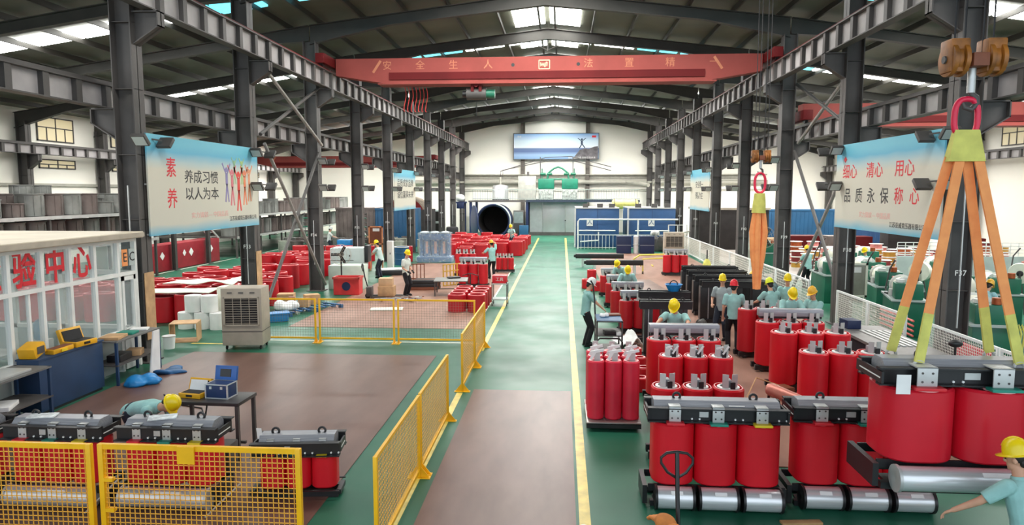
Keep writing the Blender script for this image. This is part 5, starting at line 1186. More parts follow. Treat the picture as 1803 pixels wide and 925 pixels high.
# green stacked ring stands
for i, (x, y) in enumerate(((-15.9, 43.6), (-12.6, 43.2))):
    t = thing('ring_stand', 'tall dark ring stand in the drum bay, %s' % ('farther from the columns' if i == 0 else 'nearer the columns'), 'stand', (x, y, 0))
    for j in range(10): MB().torus((0, 0, .25 + j*.27), .42, .04, 'Z', 16, 6).build('ring', STEEL if j % 2 else GREENM, t)
    for a in range(3): MB().cyl((.42*math.cos(a*2.1), .42*math.sin(a*2.1), 0), (.42*math.cos(a*2.1), .42*math.sin(a*2.1), 2.75), .025, 6).build('leg', STEEL, t)
clutter('blue_bin', 'bright teal blue bin among the floor drums', 'bin', -13.9, 44.3, .55, (.9, .6, .45), TARP, 0, bev=.05); clutter('bin_table', 'low grey table under the teal blue bin', 'table', -13.9, 44.3, 0, (1.1, .8, .55), STEEL)
# red low wall with diamond papers, posts and ladder
t = thing('red_tank_wall', 'low dark red steel enclosure with white diamond papers on it', 'enclosure', (0, 0, 0))
MB().box(-21.2, -20.2, 33.3, 40.2, 0.02, 1.35).build('side_panel', mat('enclosure red', (150, 24, 40), .5, 0, .08), t, bev=.01)
for y, s in ((34.2, .3), (36.3, .25), (37.0, .33), (39.2, .3)):
    MB().cbox((-20.19, y, .8), (.01, s, s), rx=PI/4).build('diamond_paper', PAPER, t)
for y in (35.0, 38.5): o = ibeam_col(-20.0, y, 3.2, .2, .2, STEEL)
t = thing('steel_ladder', 'pale steel ladder stair leaning above the low red enclosure', 'ladder', (0, 0, 0))
for s in (0, .5): MB().bar((-20.3 - s, 37.6, 3.1), (-20.3 - s, 40.4, 1.3), .05, .12).build('side_rail', ALU, t)
for i in range(7): u = (i + .5)/7; y = 37.6 + 2.8*u; z = 3.1 - 1.8*u; MB().box(-20.8, -20.3, y - .09, y + .09, z - .01, z + .01).build('rung', ALU, t)
t = thing('platform_railing', 'pale railing on the storage platform beyond the ladder', 'railing', (0, 0, 0)); q = MB(); [q.box(-20.05, -20.0, 38, 41.4, z, z + .04) for z in (3.1, 3.6, 4.0)]; q.build('rail', ALU, t); q = MB(); [q.box(-20.05, -20.0, 38 + i*.66, 38.04 + i*.66, 3.1, 4.0) for i in range(6)]; q.build('baluster', ALU, t)
clutter('white_cabinet', 'row of white cabinets standing behind the low red enclosure', 'cabinet', -23.6, 36.6, 0, (.6, 4.2, 2.4), WHITE)
# ================================================================ CONTAINERS
def container(label, x0, x1, y0, y1, h, m, sign=None):
    t = thing('shipping_container', label, 'container', (0, 0, 0)); MB().box(x0, x1, y0, y1, 0.02, h).build('container_body', m, t, bev=.02)
    q = MB(); n = int((x1-x0)/.3)
    for i in range(n): q.box(x0 + (i+.5)*(x1-x0)/n - .05, x0 + (i+.5)*(x1-x0)/n + .05, y0 - .03, y0, .15, h - .15)
    q.build('corrugation_rib', m, t); MB().box(x0 - .02, x1 + .02, y0 - .04, y0 + .02, h - .12, h + .02).build('top_rail', m, t)
    if sign: p = MB().box(sign - .3, sign + .3, y0 - .05, y0 - .035, 1.3, 1.95).build('warning_sign', WHITE, t); text('symbol', '人', .5, BLUE, face_ny(sign, y0 - .052, 1.62), p, .002)
    return t
container('bright blue container with a white sign in the side bay behind the column row', -13.4, -10.7, 49.9, 53, 2.85, CBLUE, -12.4)
container('dark brown container beside the bright blue one in the drum bay', -16.4, -13.5, 50.2, 53, 2.9, DRUMB)
t = thing('dark_oven', 'dark open oven hood with a red top beyond the blue container', 'oven', (-12.9, 57.3, 0)); MB().box(-1.9, 2.0, 0, 3, .02, 2.6).build('oven_body', DARK, t, bev=.03); MB().lathe([(1.9, .15), (1.9, 3.1)], 28, (0, 0, 1.75), 'Y').build('arched_roof', mat('oven roof', (130, 118, 104), .6), t); MB().lathe([(1.6, -.2), (1.6, -.16)], 24, (0, .3, 2.0), 'Y').build('red_end_plate', CREDD, t)
container('blue container in the winding shop seen between the columns', 14.6, 21.6, 55, 58, 2.7, CBLUE, 17.0)
container('second blue container at the far end of the winding shop', 22.0, 25.4, 55.2, 58, 2.6, BLUE, 23.2)
t = thing('dark_oven', 'black open oven chamber behind the columns of the winding shop', 'oven', (11.9, 50, 0)); MB().box(-2.4, 2.4, 0, 3.5, 0.02, 2.8).build('oven_body', DARK, t, bev=.03); MB().box(-2.5, 2.5, -.05, 3.6, 2.8, 2.95).build('oven_roof', BEIGE, t)
o = MB().box(-2.45, 2.45, -.03, 0, 0, 0).build('x', DARK) if False else None
# ================================================================ FAR END PLATFORM
t = thing('equipment_platform', 'raised steel platform with railing across the far end of the hall', 'platform', (0, 0, 0))
MB().box(-3.3, 7.0, 64.5, 70.4, 3.12, 3.32).build('deck', mat('deck edge blue', (38, 50, 66), .5), t); MB().box(-8.6, -3.3, 64.5, 69.5, 3.12, 3.25).build('side_deck', STEEL, t)
q = MB()
for i in range(66): x = -8.2 + i*.23; q.box(x - .012, x + .012, 64.5, 64.53, 3.3, 4.25)
for z in (3.4, 4.25): q.box(-8.2, 7.0, 64.49, 64.54, z - .025, z + .025)
q.build('railing', mat('railing grey green', (140, 152, 148), .5), t)
for x in (-8.4, -3.2, 6.8): 
    for y in (64.7, 69.2): MB().box(x - .12, x + .12, y - .12, y + .12, 0, 3.12).build('leg', DBLUE, t)
t = thing('impregnation_room_doors', 'tall pale grey double sliding doors under the far platform', 'sliding doors', (0, 0, 0))
GD = mat('grey metal door', (200, 200, 202), .35, .3, .06, .6)
MB().box(-3.02, -1.82, 66.0, 66.2, .3, 3.1).build('side_panel', mat('pale grey panel', (206, 208, 210), .4, .2, .04), t); MB().box(-1.8, .28, 65.8, 65.95, .3, 3.1).build('door', GD, t, bev=.01) ; MB().box(.32, 2.3, 65.8, 65.95, .3, 3.1).build('door', GD, t, bev=.01)
MB().box(-3.1, 2.5, 65.7, 66.3, 0, .28).build('threshold', STEEL, t); MB().box(.26, .34, 65.74, 65.8, 1.0, 3.1).build('door_edge_strip', ALU, t); MB().cyl((.3, 65.74, 1.4), (.3, 65.7, 1.4), .06, 10).build('handle', BLACK, t)
t = thing('green_pump_unit', 'green vacuum pump machine with pipes on the far platform', 'machine', (-.4, 66.5, 3.321))
for s in (-1, 1): MB().box(s*1.1 - .75, s*1.1 + .75, -.6, .8, 1.0, 1.95).build('green_tank', GREENB, t, bev=.08); MB().box(s*1.1 - .7, s*1.1 + .7, -.6, .8, .0, 1.0).build('white_pump', mat('pump body grey', (150, 156, 150), .5, 0, .35, 5), t, bev=.1)
q = MB(); q.tube([(-1.0, 0, 1.9), (-.9, 0, 2.5), (-.4, 0, 2.9), (0, 0, 3.05), (.4, 0, 2.9), (.9, 0, 2.5), (1.0, 0, 1.9)], .09, 10); [q.cyl((x, 0, 1.9), (x, 0, 2.9), .05, 8) for x in (-1.5, 1.5)]; [q.cyl((x - .25, 0, 2.4), (x + .25, 0, 2.4), .12, 12) for x in (-1.4, 1.4, -.8, .8)]; q.cyl((-.7, -.3, 1.9), (.7, -.3, 1.9), .08, 8); q.build('green_pipework', GREENM, t)
t = thing('white_cabinet', 'pale control cabinet beside the green pump machine on the platform', 'cabinet', (-3.2, 66.3, 3.321)); MB().box(-.9, .75, -.4, .5, 0, 2.2).build('housing', mat('cabinet mid grey', (158, 158, 150), .5), t, bev=.02); MB().box(-.2, .5, -.42, -.4, 1.4, 1.9).build('window_panel', WHITE, t); MB().box(-.1, .1, -.1, .1, 2.2, 2.6).build('top_duct', STEEL, t)
t = thing('silver_tank', 'silver upright tank on the side deck of the far platform', 'tank', (-5.9, 67.6, 3.251)); MB().lathe([(.75, .1), (.75, 1.3), (.68, 1.4), (.2, 1.5)], 24).build('tank_shell', SILVER, t); MB().cyl((0, 0, 1.4), (0, 0, 2.2), .1, 10).build('neck_pipe', PIPE, t); MB().lathe([(.82, 0), (.82, .1)], 20).build('base_ring', STEEL, t)
t = thing('overhead_pipe_pair', 'thin dark pipe pair rising from the silver tank over the green machine', 'pipe', (0, 0, 0))
for d in (0, .35): MB().tube([(-5.9 + d*.6, 67.6, 5.47), (-5.9 + d*.6, 67.6, 6.0 + d*.3), (-1.6, 67.6, 7.3 - d), (-.4 + 1.2, 67.6, 7.4 - d), (4.6, 67.6, 6.4 - d)], .035, 6).build('pipe_run', STEEL, t)
for x in (-2.1, 1.0): MB().cyl((x, 67.6, 3.322), (x, 67.6, 7.35), .04, 6).build('support_pole', STEEL, t)
t = thing('white_pump', 'white round pump on blue box at the platform corner', 'pump', (-9.5, 65.5, 0)); MB().box(-.6, .6, -.3, .3, 3.0, 3.15).build('shelf', DBLUE, t); MB().box(-.3, .4, -.3, .3, 2.5, 3.0).build('blue_box', DBLUE, t, bev=.02); q = MB(); q.ell((0, 0, 3.5), (.45, .35, .35), 14, 8); q.build('pump_body', WHITE, t); q = MB(); [q.box(x - .06, x + .06, -.06, .06, 0, 3.0) for x in (-.5, .5)]; q.build('leg', DBLUE, t)
# big horizontal open tank
t = thing('horizontal_autoclave', 'dark blue horizontal autoclave with its round door open', 'autoclave', (-6.0, 61.5, 1.5))
mb = MB(); mb.k = 0; n = 40
R_ = lambda r, y: [(r*math.cos(2*PI*j/n), y, r*math.sin(2*PI*j/n)) for j in range(n)]
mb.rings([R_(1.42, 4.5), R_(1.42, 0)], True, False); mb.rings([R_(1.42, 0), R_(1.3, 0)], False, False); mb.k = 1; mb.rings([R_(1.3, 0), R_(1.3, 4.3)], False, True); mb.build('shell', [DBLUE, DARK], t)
MB().torus((0, -.02, 0), 1.42, .09, 'Y', 40, 8).build('door_flange', DBLUE, t); MB().tube([(1.5*math.cos(a), -.15, 1.5*math.sin(a)) for a in [-.3 + 1.7*i/14 for i in range(15)]], .07, 8).build('locking_ring', SILVER, t)
q = MB(); q.box(-1.2, -.8, .5, 1, -1.5, -1.0); q.box(.8, 1.2, .5, 1, -1.5, -1.0); q.build('saddle_foot', DBLUE, t)
M = Matrix.Translation((-1.55, -.9, 0)) @ Matrix.Rotation(1.9, 4, 'Z'); q = MB(); q.lathe([(.02, -.25), (.8, -.2), (1.35, -.05), (1.42, .05), (1.3, .1)], 30, axis='Y'); q.v = [tuple(M @ Vector(v)) for v in q.v]; q.build('round_door', DBLUE, t)
t = thing('blue_stair_cabinet', 'grey electrical cabinet between the autoclave and the sliding doors', 'cabinet', (-3.85, 62.6, 0)); MB().box(-.45, .45, -.3, .3, 0, 2.4).build('housing', STEEL, t, bev=.02); MB().box(-.4, .4, -.32, -.3, 1.3, 2.3).build('door', mat('grey blue door', (130, 142, 142), .5), t); MB().box(.1, .9, -.9, -.4, 0, 1.1).build('blue_step', CBLUE, t, bev=.01)
clutter('machine_block', 'dark machine cluster at the corner before the far wall', 'machine', -9.3, 59.3, 0, (1.0, 1.0, 1.1), BLACK, .2, bev=.15)
t = thing('switch_cabinet', 'pale switch cabinet with dark windows beside the far column', 'cabinet', (-11.0, 61.4, 0), 0); MB().box(-.45, .45, -.25, .25, 0, 2.5).build('housing', GREYM, t, bev=.02); MB().box(-.38, .38, -.27, -.25, 1.5, 2.35).build('upper_window', DARK, t); MB().box(-.38, .38, -.27, -.25, .1, 1.3).build('lower_window', DARK, t)
# ================================================================ BLUE OVENS with pipes and railing
def oven(label, x0, x1, y0, sign):
    t = thing('blue_curing_oven', label, 'oven', (0, 0, 0)); MB().box(x0, x1, y0, y0 + 5, .0, 2.85).build('oven_body', BLUE, t, bev=.02); MB().box(x0 - .02, x1 + .02, y0 - .03, y0 + 5, 2.85, 2.92).build('roof_edge', ALU, t)
    MB().box((x0+x1)/2 - .01, (x0+x1)/2 + .01, y0 - .01, y0, .1, 2.8).build('door_seam', DBLUE, t); MB().box(x0 - .12, x0, y0 - .05, y0 + .2, .05, 2.85).build('corner_post', ALU, t)
    p = MB().box(sign - .22, sign + .22, y0 - .03, y0 - .015, 1.6, 2.1).build('warning_sign', WHITE, t); text('symbol', '人', .4, BLUE, face_ny(sign, y0 - .032, 1.85), p, .002)
    q = MB(); [q.box(x, x + .4, y0 + .4, y0 + .8, 2.92, 3.2) for x in (x0 + .5, (x0+x1)/2, x1 - .7)]; q.build('roof_motor', STEEL, t)
oven('blue curing oven with a white sign, nearer the aisle', 1.0, 4.1, 51.2, 2.0); oven('blue curing oven with a white sign, nearer the columns', 4.8, 8.1, 51.2, 6.4)
t = thing('white_gas_pipe', 'thick white pipe loop running in front of the two blue ovens', 'pipe', (0, 50.6, 0))
MB().tube([(1.15, 0, .0), (1.15, 0, 1.95), (1.25, 0, 2.1), (8.2, 0, 2.1)], .06, 8).build('main_pipe', WHITE, t); MB().cyl((1.2, 0, 1.3), (3.8, 0, 1.3), .045, 8).build('branch_pipe', WHITE, t); MB().cyl((5.2, 0, 1.3), (7.6, 0, 1.3), .045, 8).build('branch_pipe', WHITE, t); MB().tube([(5.4, 0, 2.1), (5.4, 0, .5), (5.2, 0, .4)], .06, 8).build('drop_pipe', WHITE, t); MB().tube([(2.6, 0, 1.2), (2.6, 0, .6), (1.3, 0, .5)], .05, 8).build('drop_pipe', WHITE, t)
t = thing('white_railing', 'white picket railing in front of the blue ovens', 'railing', (0, 50.0, 0)); q = MB(); [q.box(1.1 + i*.25 - .015, 1.1 + i*.25 + .015, -.015, .015, .0, 1.05) for i in range(28)]; q.box(1.05, 7.9, -.02, .02, 1.0, 1.05); q.box(1.05, 7.9, -.02, .02, .12, .16); q.build('pickets', WHITE, t)
t = thing('yellow_air_tank', 'yellow horizontal tank above the ovens under the far platform', 'tank', (5.4, 61.5, 3.0)); MB().tube([(-1.1, 0, 0), (-1.0, 0, 0), (1.0, 0, 0), (1.1, 0, 0)], [.3, .42, .42, .3], 20).build('tank_shell', mat('tank yellow', (236, 222, 130), .4), t); q = MB(); [q.torus((x, 0, 0), .44, .03, 'X', 18, 6) for x in (-.9, .9)]; [q.box(x - .05, x + .05, -.1, .1, -3.0, -.3) for x in (-.8, .8)]; q.build('support_leg', BLACK, t)
for i, x in enumerate((4.1, 5.6)):
    t = thing('blue_steel_cabinet', 'low dark blue steel cabinet before the oven railing, %s' % ('nearer the aisle' if i == 0 else 'nearer the cooler'), 'cabinet', (x, 46.9, 0)); MB().box(-.5, .45, -.35, .35, .02, 1.15).build('housing', DBLUE, t, bev=.03); MB().box(-.48, .43, -.36, -.35, .55, .57).build('door_seam', ALU, t)
t = thing('silver_cylinder', 'silver ribbed cylinder between the dark blue cabinets', 'cylinder', (4.85, 46.6, 0)); MB().lathe([(.17, 0), (.17, 1.15), (.1, 1.2)], 18).build('cylinder_shell', SILVER, t); MB().torus((0, 0, .6), .18, .03, 'Z', 18, 6).build('band', ALU, t)
heap('scrap_pile', 'heap of dark scrap parts and white fittings before the ovens', 'scrap', 6.5, 48.7, 0, (.8, .7), 1.2, STEEL, 4, 10)
heap('fitting_heap', 'pale fittings heaped on top of the dark scrap', 'fittings', 6.3, 48.2, 1.12, (.45, .3), .4, ALU, 6, 8)
t = thing('white_frame_rack', 'white steel rack with slanted boards beside the far cooler', 'rack', (7.6, 47.0, 0)); q = MB(); [q.box(x - .03, x + .03, -.03, .03, 0, 1.9) for x in (-.6, 0, .6)]; [q.box(-.6, .6, -.03, .03, z, z + .05) for z in (1.2, 1.85)]; q.build('rack_frame', WHITE, t); MB().cbox((0, -.3, 1.35), (1.5, .3, .06), ry=-.2).build('slanted_board', PIPE, t)
# ================================================================ BLACK FRAMES
def black_frame(label, x, y, rz, w=.95, h=1.28, d=.22, top=True):
    t = thing('black_core_frame', label, 'core frame', (x, y, 0), rz, 'black upright core frames')
    for i in range(3): cx = -w/2 + .09 + i*(w - .18)/2; hw = .1 if w < 1.3 else .24; MB().box(cx - hw, cx + hw, -d/2, d/2, .12, h - .18).build('core_leg', BLACK, t, bev=.006); MB().box(cx - .012, cx + .012, -d/2 - .012, -d/2, .14, h - .2).build('tie_strip', CORE if i == 0 else BLACK, t)
    for s in (-1, 1): q = MB(); q.box(-w/2 - .12, w/2 + .12, s*d*.55 - .012, s*d*.55 + .012, h - .2, h); q.box(-w/2 - .12, w/2 + .12, min(s*d*.55, s*(d*.55+.08)), max(s*d*.55, s*(d*.55+.08)), h - .012, h); q.build('top_clamp', BLACK, t); MB().box(-w/2 - .12, w/2 + .12, s*d*.6 - .05, s*d*.6 + .05, .03, .15).build('base_beam', BLACK, t)
    MB().box(-w/2, w/2, -d/2, d/2, .03, .12).build('lower_yoke', BLACK, t)
    for s in (-1, 1): q = MB().torus((s*w*.38, -d*.6, h + .05), .035, .014, 'Y', 12, 6); q.build('lifting_lug', BLACK, t)
    return t
black_frame('black three leg core frame just behind the bending worker', 2.5, 17.0, 0, 1.0, 1.45)
black_frame('black core frame carrying the blue bowl', 2.75, 19.0, 0, 1.1, 1.4)
t = thing('blue_bowl', 'bright blue plastic bowl on top of the black core frame', 'bowl', (3.0, 19.0, 1.402)); MB().lathe([(.14, 0), (.22, .17), (.24, .18), (.22, .19), (.2, .17), (.12, .02)], 22).build('bowl_body', TARP, t); MB().torus((0, 0, .18), .1, .015, 'Y', 12, 6).build('handle', BLACK, t)
for i in range(4):
    black_frame('large black core frame beyond the red helmet man, %s from the camera' % ORD[i], 5.3 + i*.05, 22.0 + i*1.45, 0, 1.75, 1.32, .3)
for i, (x, y, L) in enumerate(((2.05, 38.4, 2.6), (2.6, 34.9, 2.8))):
    t = thing('black_clamp_beam', 'long black clamp beam on low stands, %s the stooping pair' % ('farther from' if i == 0 else 'just beyond'), 'beam', (x, y, 0)); q = MB(); q.box(-L/2, L/2, -.15, .15, .45, .7); [q.box(-L/2 - .1, -L/2, -.1, .1, .5, .65)]; q.build('beam_body', BLACK, t, bev=.02); q = MB(); [q.box(a*L*.35 - .06, a*L*.35 + .06, -.2, .2, 0, .45) for a in (-1, 1)]; q.build('stand_leg', GREYM, t)
clutter('steel_plate_stack', 'long low stack of brown steel laminations on the pink plate', 'lamination stack', 3.45, 28.6, .012, (.95, 3.6, .28), mat('lamination brown', (132, 108, 98), .4, .3), .08)
t = thing('yellow_pipe_frame', 'yellow tube frame trolley before the far red coil set', 'trolley', (4.5, 35.5, 0)); q = MB(); q.tube([(-.9, 0, .1), (-.9, 0, .7), (-.6, 0, .9), (.9, 0, .95)], .04, 8); q.tube([(-.5, -.5, .05), (-.5, -.5, .75), (.6, -.5, .8)], .04, 8); [q.cyl((x, -.5, .4), (x, .1, .4), .03, 6) for x in (-.6, 0, .6)]; q.build('tube_frame', mat('frame yellow', (222, 206, 80), .45), t); q = MB(); [q.cyl((x - .03, -.5, .08), (x + .03, -.5, .08), .08, 12) for x in (-.5, .5)]; q.build('wheel', BLACK2, t)
# parts cart beside the white helmet worker
t = thing('parts_cart', 'three deck parts cart with blue top mat beside the white helmet worker', 'cart', (1.16, 17.3, 0))
for z in (.2, .6, .95): MB().box(-.32, .32, -.5, .5, z - .02, z).build('shelf', STEEL, t)
for a in (-1, 1):
    for c_ in (-1, 1): MB().box(a*.3 - .02, a*.3 + .02, c_*.48 - .02, c_*.48 + .02, .08, .95).build('post', STEEL, t); MB().cyl((a*.3 - .015, c_*.45, .05), (a*.3 + .015, c_*.45, .05), .05, 10).build('caster', BLACK2, t)
MB().box(-.3, .3, -.46, .46, .95, .965).build('blue_mat', CBLUE, t); MB().tube([(-.3, .5, .9), (-.32, .6, 1.35), (-.36, .62, 1.7), (-.42, .6, 1.8)], .02, 8).build('lamp_stem', BLACK, t)
heap('rag', 'white rag lying on the blue topped parts cart', 'rag', 1.04, 17.35, .965, (.15, .12), .12, PAPER, 12, 6)
clutter('tray', 'dark oval tray of parts on the cart', 'tray', 1.29, 17.6, .965, (.35, .25, .04), BROWN, .2); clutter('hardware_box', 'box of small hardware on the middle shelf of the cart', 'box', 1.17, 17.0, .6, (.28, .3, .1), BLACK, .1); clutter('white_box', 'small white box on the middle shelf of the cart', 'box', 1.38, 16.95, .6, (.12, .2, .07), PAPER, .1)
sheetobj('white ribbed plastic sheet lying beside the parts cart', 1.72, 18.7, .05, .6, .9, .25, .3)
clutter('tool_box', 'dark open tool tray on the plate between the working group and bending worker', 'tool tray', 3.6, 17.2, .012, (.5, .4, .35), BLACK, .2, bev=.02); heap('tool_heap', 'heap of tools and white fittings beside the red helmet man', 'tools', 3.62, 18.4, .012, (.35, .3), .75, STEEL, 21, 9); heap('fitting_heap', 'small pile of white ties beside the black core frame', 'fittings', 2.1, 16.0, .012, (.14, .2), .35, PAPER, 22, 7)
clutter('wood_block', 'small brown block with a cable on the floor between the coil sets', 'block', 4.35, 13.9, .012, (.35, .3, .22), BROWN, .4)
o = MB().tube([(4.3, 13.9, .25), (3.9, 14.1, .35), (3.6, 13.6, .1), (3.5, 13.0, .03)], .015, 6).build('loose_cable', CARD); tag(o, 'tan loose cable looping over the small brown block', 'cable')
t = thing('copper_bar_roll', 'rosy copper foil roll lying slanted at the near transformer clamp', 'copper roll', (3.35, 10.3, 1.0), -.7); MB().tube([(-.35, 0, .12), (-.3, 0, .12), (.3, 0, -.02)], [.08, .1, .1], 14).build('roll_body', mat('rosy copper', (206, 128, 112), .35, .3, .08, 8), t); MB().cyl((-.33, 0, -.98), (-.33, 0, .1), .02, 6).build('stand', BLACK, t); MB().cyl((.3, 0, -.98), (.3, 0, -.1), .02, 6).build('stand', BLACK, t)
# black table behind hoisted transformer and its stuff
t = thing('black_work_table', 'long black topped table under the near slings beside the white fence', 'table', (7.0, 14.2, 0), .0); MB().box(-.55, .55, -3.4, 2.9, .82, .88).build('table_top', mat('table grey', (118, 116, 114), .4, .1), t); MB().box(-.5, .5, -3.3, 2.8, .25, .82).build('table_body', mat('table navy black', (30, 34, 44), .5), t); q = MB(); [q.box(a*.45 - .04, a*.45 + .04, b_*3.0 - .04 - .2, b_*3.0 + .04 - .2, 0, .25) for a in (-1, 1) for b_ in (-1, 1)]; q.build('leg', BLACK, t)
for i in range(5):
    o = clutter('flat_bar', 'pale flat bar on the black topped table, %s from the fence' % ORD[i], 'bar', 7.4 - i*.13, 15.6, .88 + .0*i, (.07, 1.7, .02), ALU, .04, 'flat bars on the black table')
clutter('navy_box', 'navy tool box at the far end of the black topped table', 'box', 6.75, 16.8, .88, (.32, .4, .2), DBLUE, .1, bev=.01); heap('black_bag', 'black bag slumped at the far end of the black table', 'bag', 6.3, 18.2, .0, (.5, .5), 1.0, mat('bag teal black', (44, 66, 72), .6), 9, 8)
t = thing('task_lamp', 'short black stand with a round head on the black table between the slings', 'stand', (6.7, 12.3, .88)); MB().cyl((0, 0, 0), (0, 0, .55), .02, 8).build('pole', BLACK, t); MB().ell((0, 0, .6), (.12, .08, .07), 14, 8).build('head', BLACK, t); MB().lathe([(.15, 0), (.15, .02)], 16).build('base', BLACK, t)
clutter('red_chair_back', 'red upright panel standing before the white mesh fence', 'chair', 7.75, 12.7, .0, (.5, .06, .95), HRED, .1, bev=.01)
# open side of right foreground: steel spool winder at photo edge
t = thing('rusty_spool', 'large wire spool with white flange at the photo edge beyond the fence', 'spool', (11.9, 15.6, .62), .3); MB().lathe([(.35, -.35), (.35, .35)], 24, axis='X').build('copper_winding', COPPER, t)
for s in (-1, 1): MB().lathe([(.6, s*.36), (.6, s*.40)], 28, axis='X').build('flange', WHITE, t)
MB().box(-.45, .45, -.5, .5, -.62, -.4).build('cradle', STEEL, t)
o = MB().cbox((0, 0, 0), (1.6, 1.2, .4)).build('blue_tray', CBLUE, bev=.05); o.location = (10.9, 14.0, .2); tag(o, 'blue plastic tray on the floor beyond the nearby white fence', 'tray')
t = thing('yellow_straps', 'bunch of lime yellow straps hanging on the grey panel machine', 'strap', (10.2, 16.0, 0))
for i in range(7): MB().tube([(-.25 + .07*i, .02*i, 1.0), (-.2 + .07*i, -.03, 1.15), (-.14 + .07*i, -.05, .95), (-.2 + .09*i, -.04, .45), (-.22 + .1*i, .0, .0)], .022, 6).build('strap_strand', LIME, t)
# ================================================================ WINDING SHOP
def winder(label, x, y, rz, s=1.0, panel=True, spool=True):
    t = thing('winding_machine', label, 'machine', (x, y, 0), rz, 'green winding machines', s)
    MB().box(-.9, .9, -.4, .4, 0, 1.0).build('base_cabinet', GREENM, t, bev=.02); MB().box(-.95, .95, -.45, .45, 1.0, 1.05).build('table_top', GREYM, t)
    MB().box(-.85, -.35, -.35, .35, 1.05, 1.5).build('headstock', GREENM, t, bev=.03); MB().box(.55, .85, -.3, .3, 1.05, 1.4).build('tailstock', GREENM, t, bev=.03)
    if spool: MB().cyl((-.35, 0, 1.3), (.55, 0, 1.3), .06, 10).build('mandrel', ALU, t); MB().lathe([(.22, -.25), (.26, -.2), (.26, .3), (.22, .33)], 20, (.1, 0, 1.3), 'X').build('coil_former', CREAM, t); [MB().lathe([(.32, a), (.32, a + .03)], 22, (.1, 0, 1.3), 'X').build('former_disc', WHITE, t) for a in (-.3, .34)]
    if panel: MB().box(-.5, .1, -.43, -.4, .45, .98).build('grey_panel', mat('panel grey', (168, 184, 184), .45), t); MB().cbox((-.15, -.42, 1.35), (.36, .06, .28), rx=-.3).build('control_screen', GREYM, t)
    q = MB(); [q.box(x_ - .05, x_ + .05, -.1, .1, 1.05, 1.2) for x_ in (.25, .45)]; q.build('guide_block', STEEL, t)
    for (x_, y_, r_, h_, m_) in ((-.75, -.1, .1, .16, COPPER), (-.6, .2, .12, .1, WHITE), (.7, .1, .11, .12, mat('pink wire', (222, 140, 134), .5)), (.3, -.33, .07, .14, YBIT), (-.1, .33, .08, .2, ALU)): MB().lathe([(r_*.6, 0), (r_, .01), (r_, h_), (r_*.6, h_)], 12, (x_, y_, 1.5 if x_ < -.5 else 1.41 if x_ > .6 else 1.051)).build('wire_reel', m_, t)
    MB().cbox((.2, .3, 1.07), (.5, .18, .04), rz=.2).build('tool_tray', BLACK, t); MB().cbox((.15, -.3, 1.06), (.34, .22, .012), rz=-.3).build('paper_sheet', PAPER, t); MB().cbox((-.05, -.42, .8), (.22, .03, .3)).build('hanging_cloth', PAPER, t)
    MB().tube([(.9, .3, .9), (1.15, .3, 1.1), (1.2, .2, 1.7), (1.0, .1, 2.0)], .025, 6).build('lamp_arm', STEEL, t); MB().box(.35, .85, -.42, -.4, .3, .9).build('side_door', mat('side door green', (60, 122, 104), .5), t)
    return t
W0 = winder('green winding machine with grey panel just behind the near numbered column', 9.9, 17.3, PI/2 - .2)
wl = [(9.9, 21.0, 1.3, 'green winding machine next along the fence behind the column with white number'), (10.6, 23.9, 1.4, 'green winding machine behind the cream framed glazed board'), (12.9, 18.2, 1.4, 'green winding machine with white spool behind the slings'), (13.2, 22.4, 1.5, 'second row green winding machine behind the near slings'),
      (11.4, 27.2, 1.6, 'green winding machine near the yellow helmet worker'), (10.0, 27.0, 1.5, 'green winding machine at the fence before the far diagonal brace'), (14.0, 27.3, 1.4, 'green winding machine under the red and black slogan banner'), (16.2, 21.6, 1.5, 'outer row green winding machine near the pale railing'), (16.9, 26.0, 1.6, 'outer row green winding machine under the second crane'),
      (12.0, 31.4, 1.7, 'green winding machine beyond the diagonal brace'), (13.3, 32.0, 1.5, 'far green winding machine before the spool shelves'), (10.4, 36.5, 1.5, 'green machine behind the far part of the white fence'), (19.6, 25.5, 1.5, 'green winding machine in the outermost row before the railing')]
for x, y, r, l in wl: copy_tree(W0, l, (x, y, 0), r)
for i, (x, y) in enumerate(((11.4, 20.8), (12.2, 24.8), (15.2, 24.4), (14.9, 19.6), (17.8, 23.4))):
    t = thing('paper_reel', 'white insulating paper reel on a stand, %s' % ('beside the worker in orange helmet', 'behind the glazed board', 'in the middle row under the slings', 'near the photo edge beside the slings', 'near the outer railing')[i], 'reel', (x, y, 1.35), .4 + i*.3, 'paper reels'); MB().lathe([(.06, -.12), (.34, -.12), (.34, .12), (.06, .12)], 26, axis='X').build('paper_roll', CREAM, t); MB().lathe([(.08, -.14), (.1, -.13), (.1, .13), (.08, .14)], 16, axis='X').build('hub', BLACK, t); q = MB(); [q.bar((s*.2, -.2, -1.35), (s*.2, 0, 0), .04) for s in (-1, 1)]; [q.bar((s*.2, .2, -1.35), (s*.2, 0, 0), .04) for s in (-1, 1)]; q.build('stand_leg', STEEL, t)
def spool_mesh():
    mb = MB(); mb.k = 0; mb.lathe([(.30, .03), (.30, .27)], 18); mb.k = 1; mb.lathe([(.36, 0), (.36, .03)], 18); mb.lathe([(.36, .27), (.36, .30)], 18); return mb
sp = {}
rnd = random.Random(21)
cl = [COPPER, mat('pink wire', (222, 140, 134), .5), mat('gold wire', (206, 160, 70), .4, .3), mat('dark red wire', (130, 40, 44), .5)]
n_ = 0
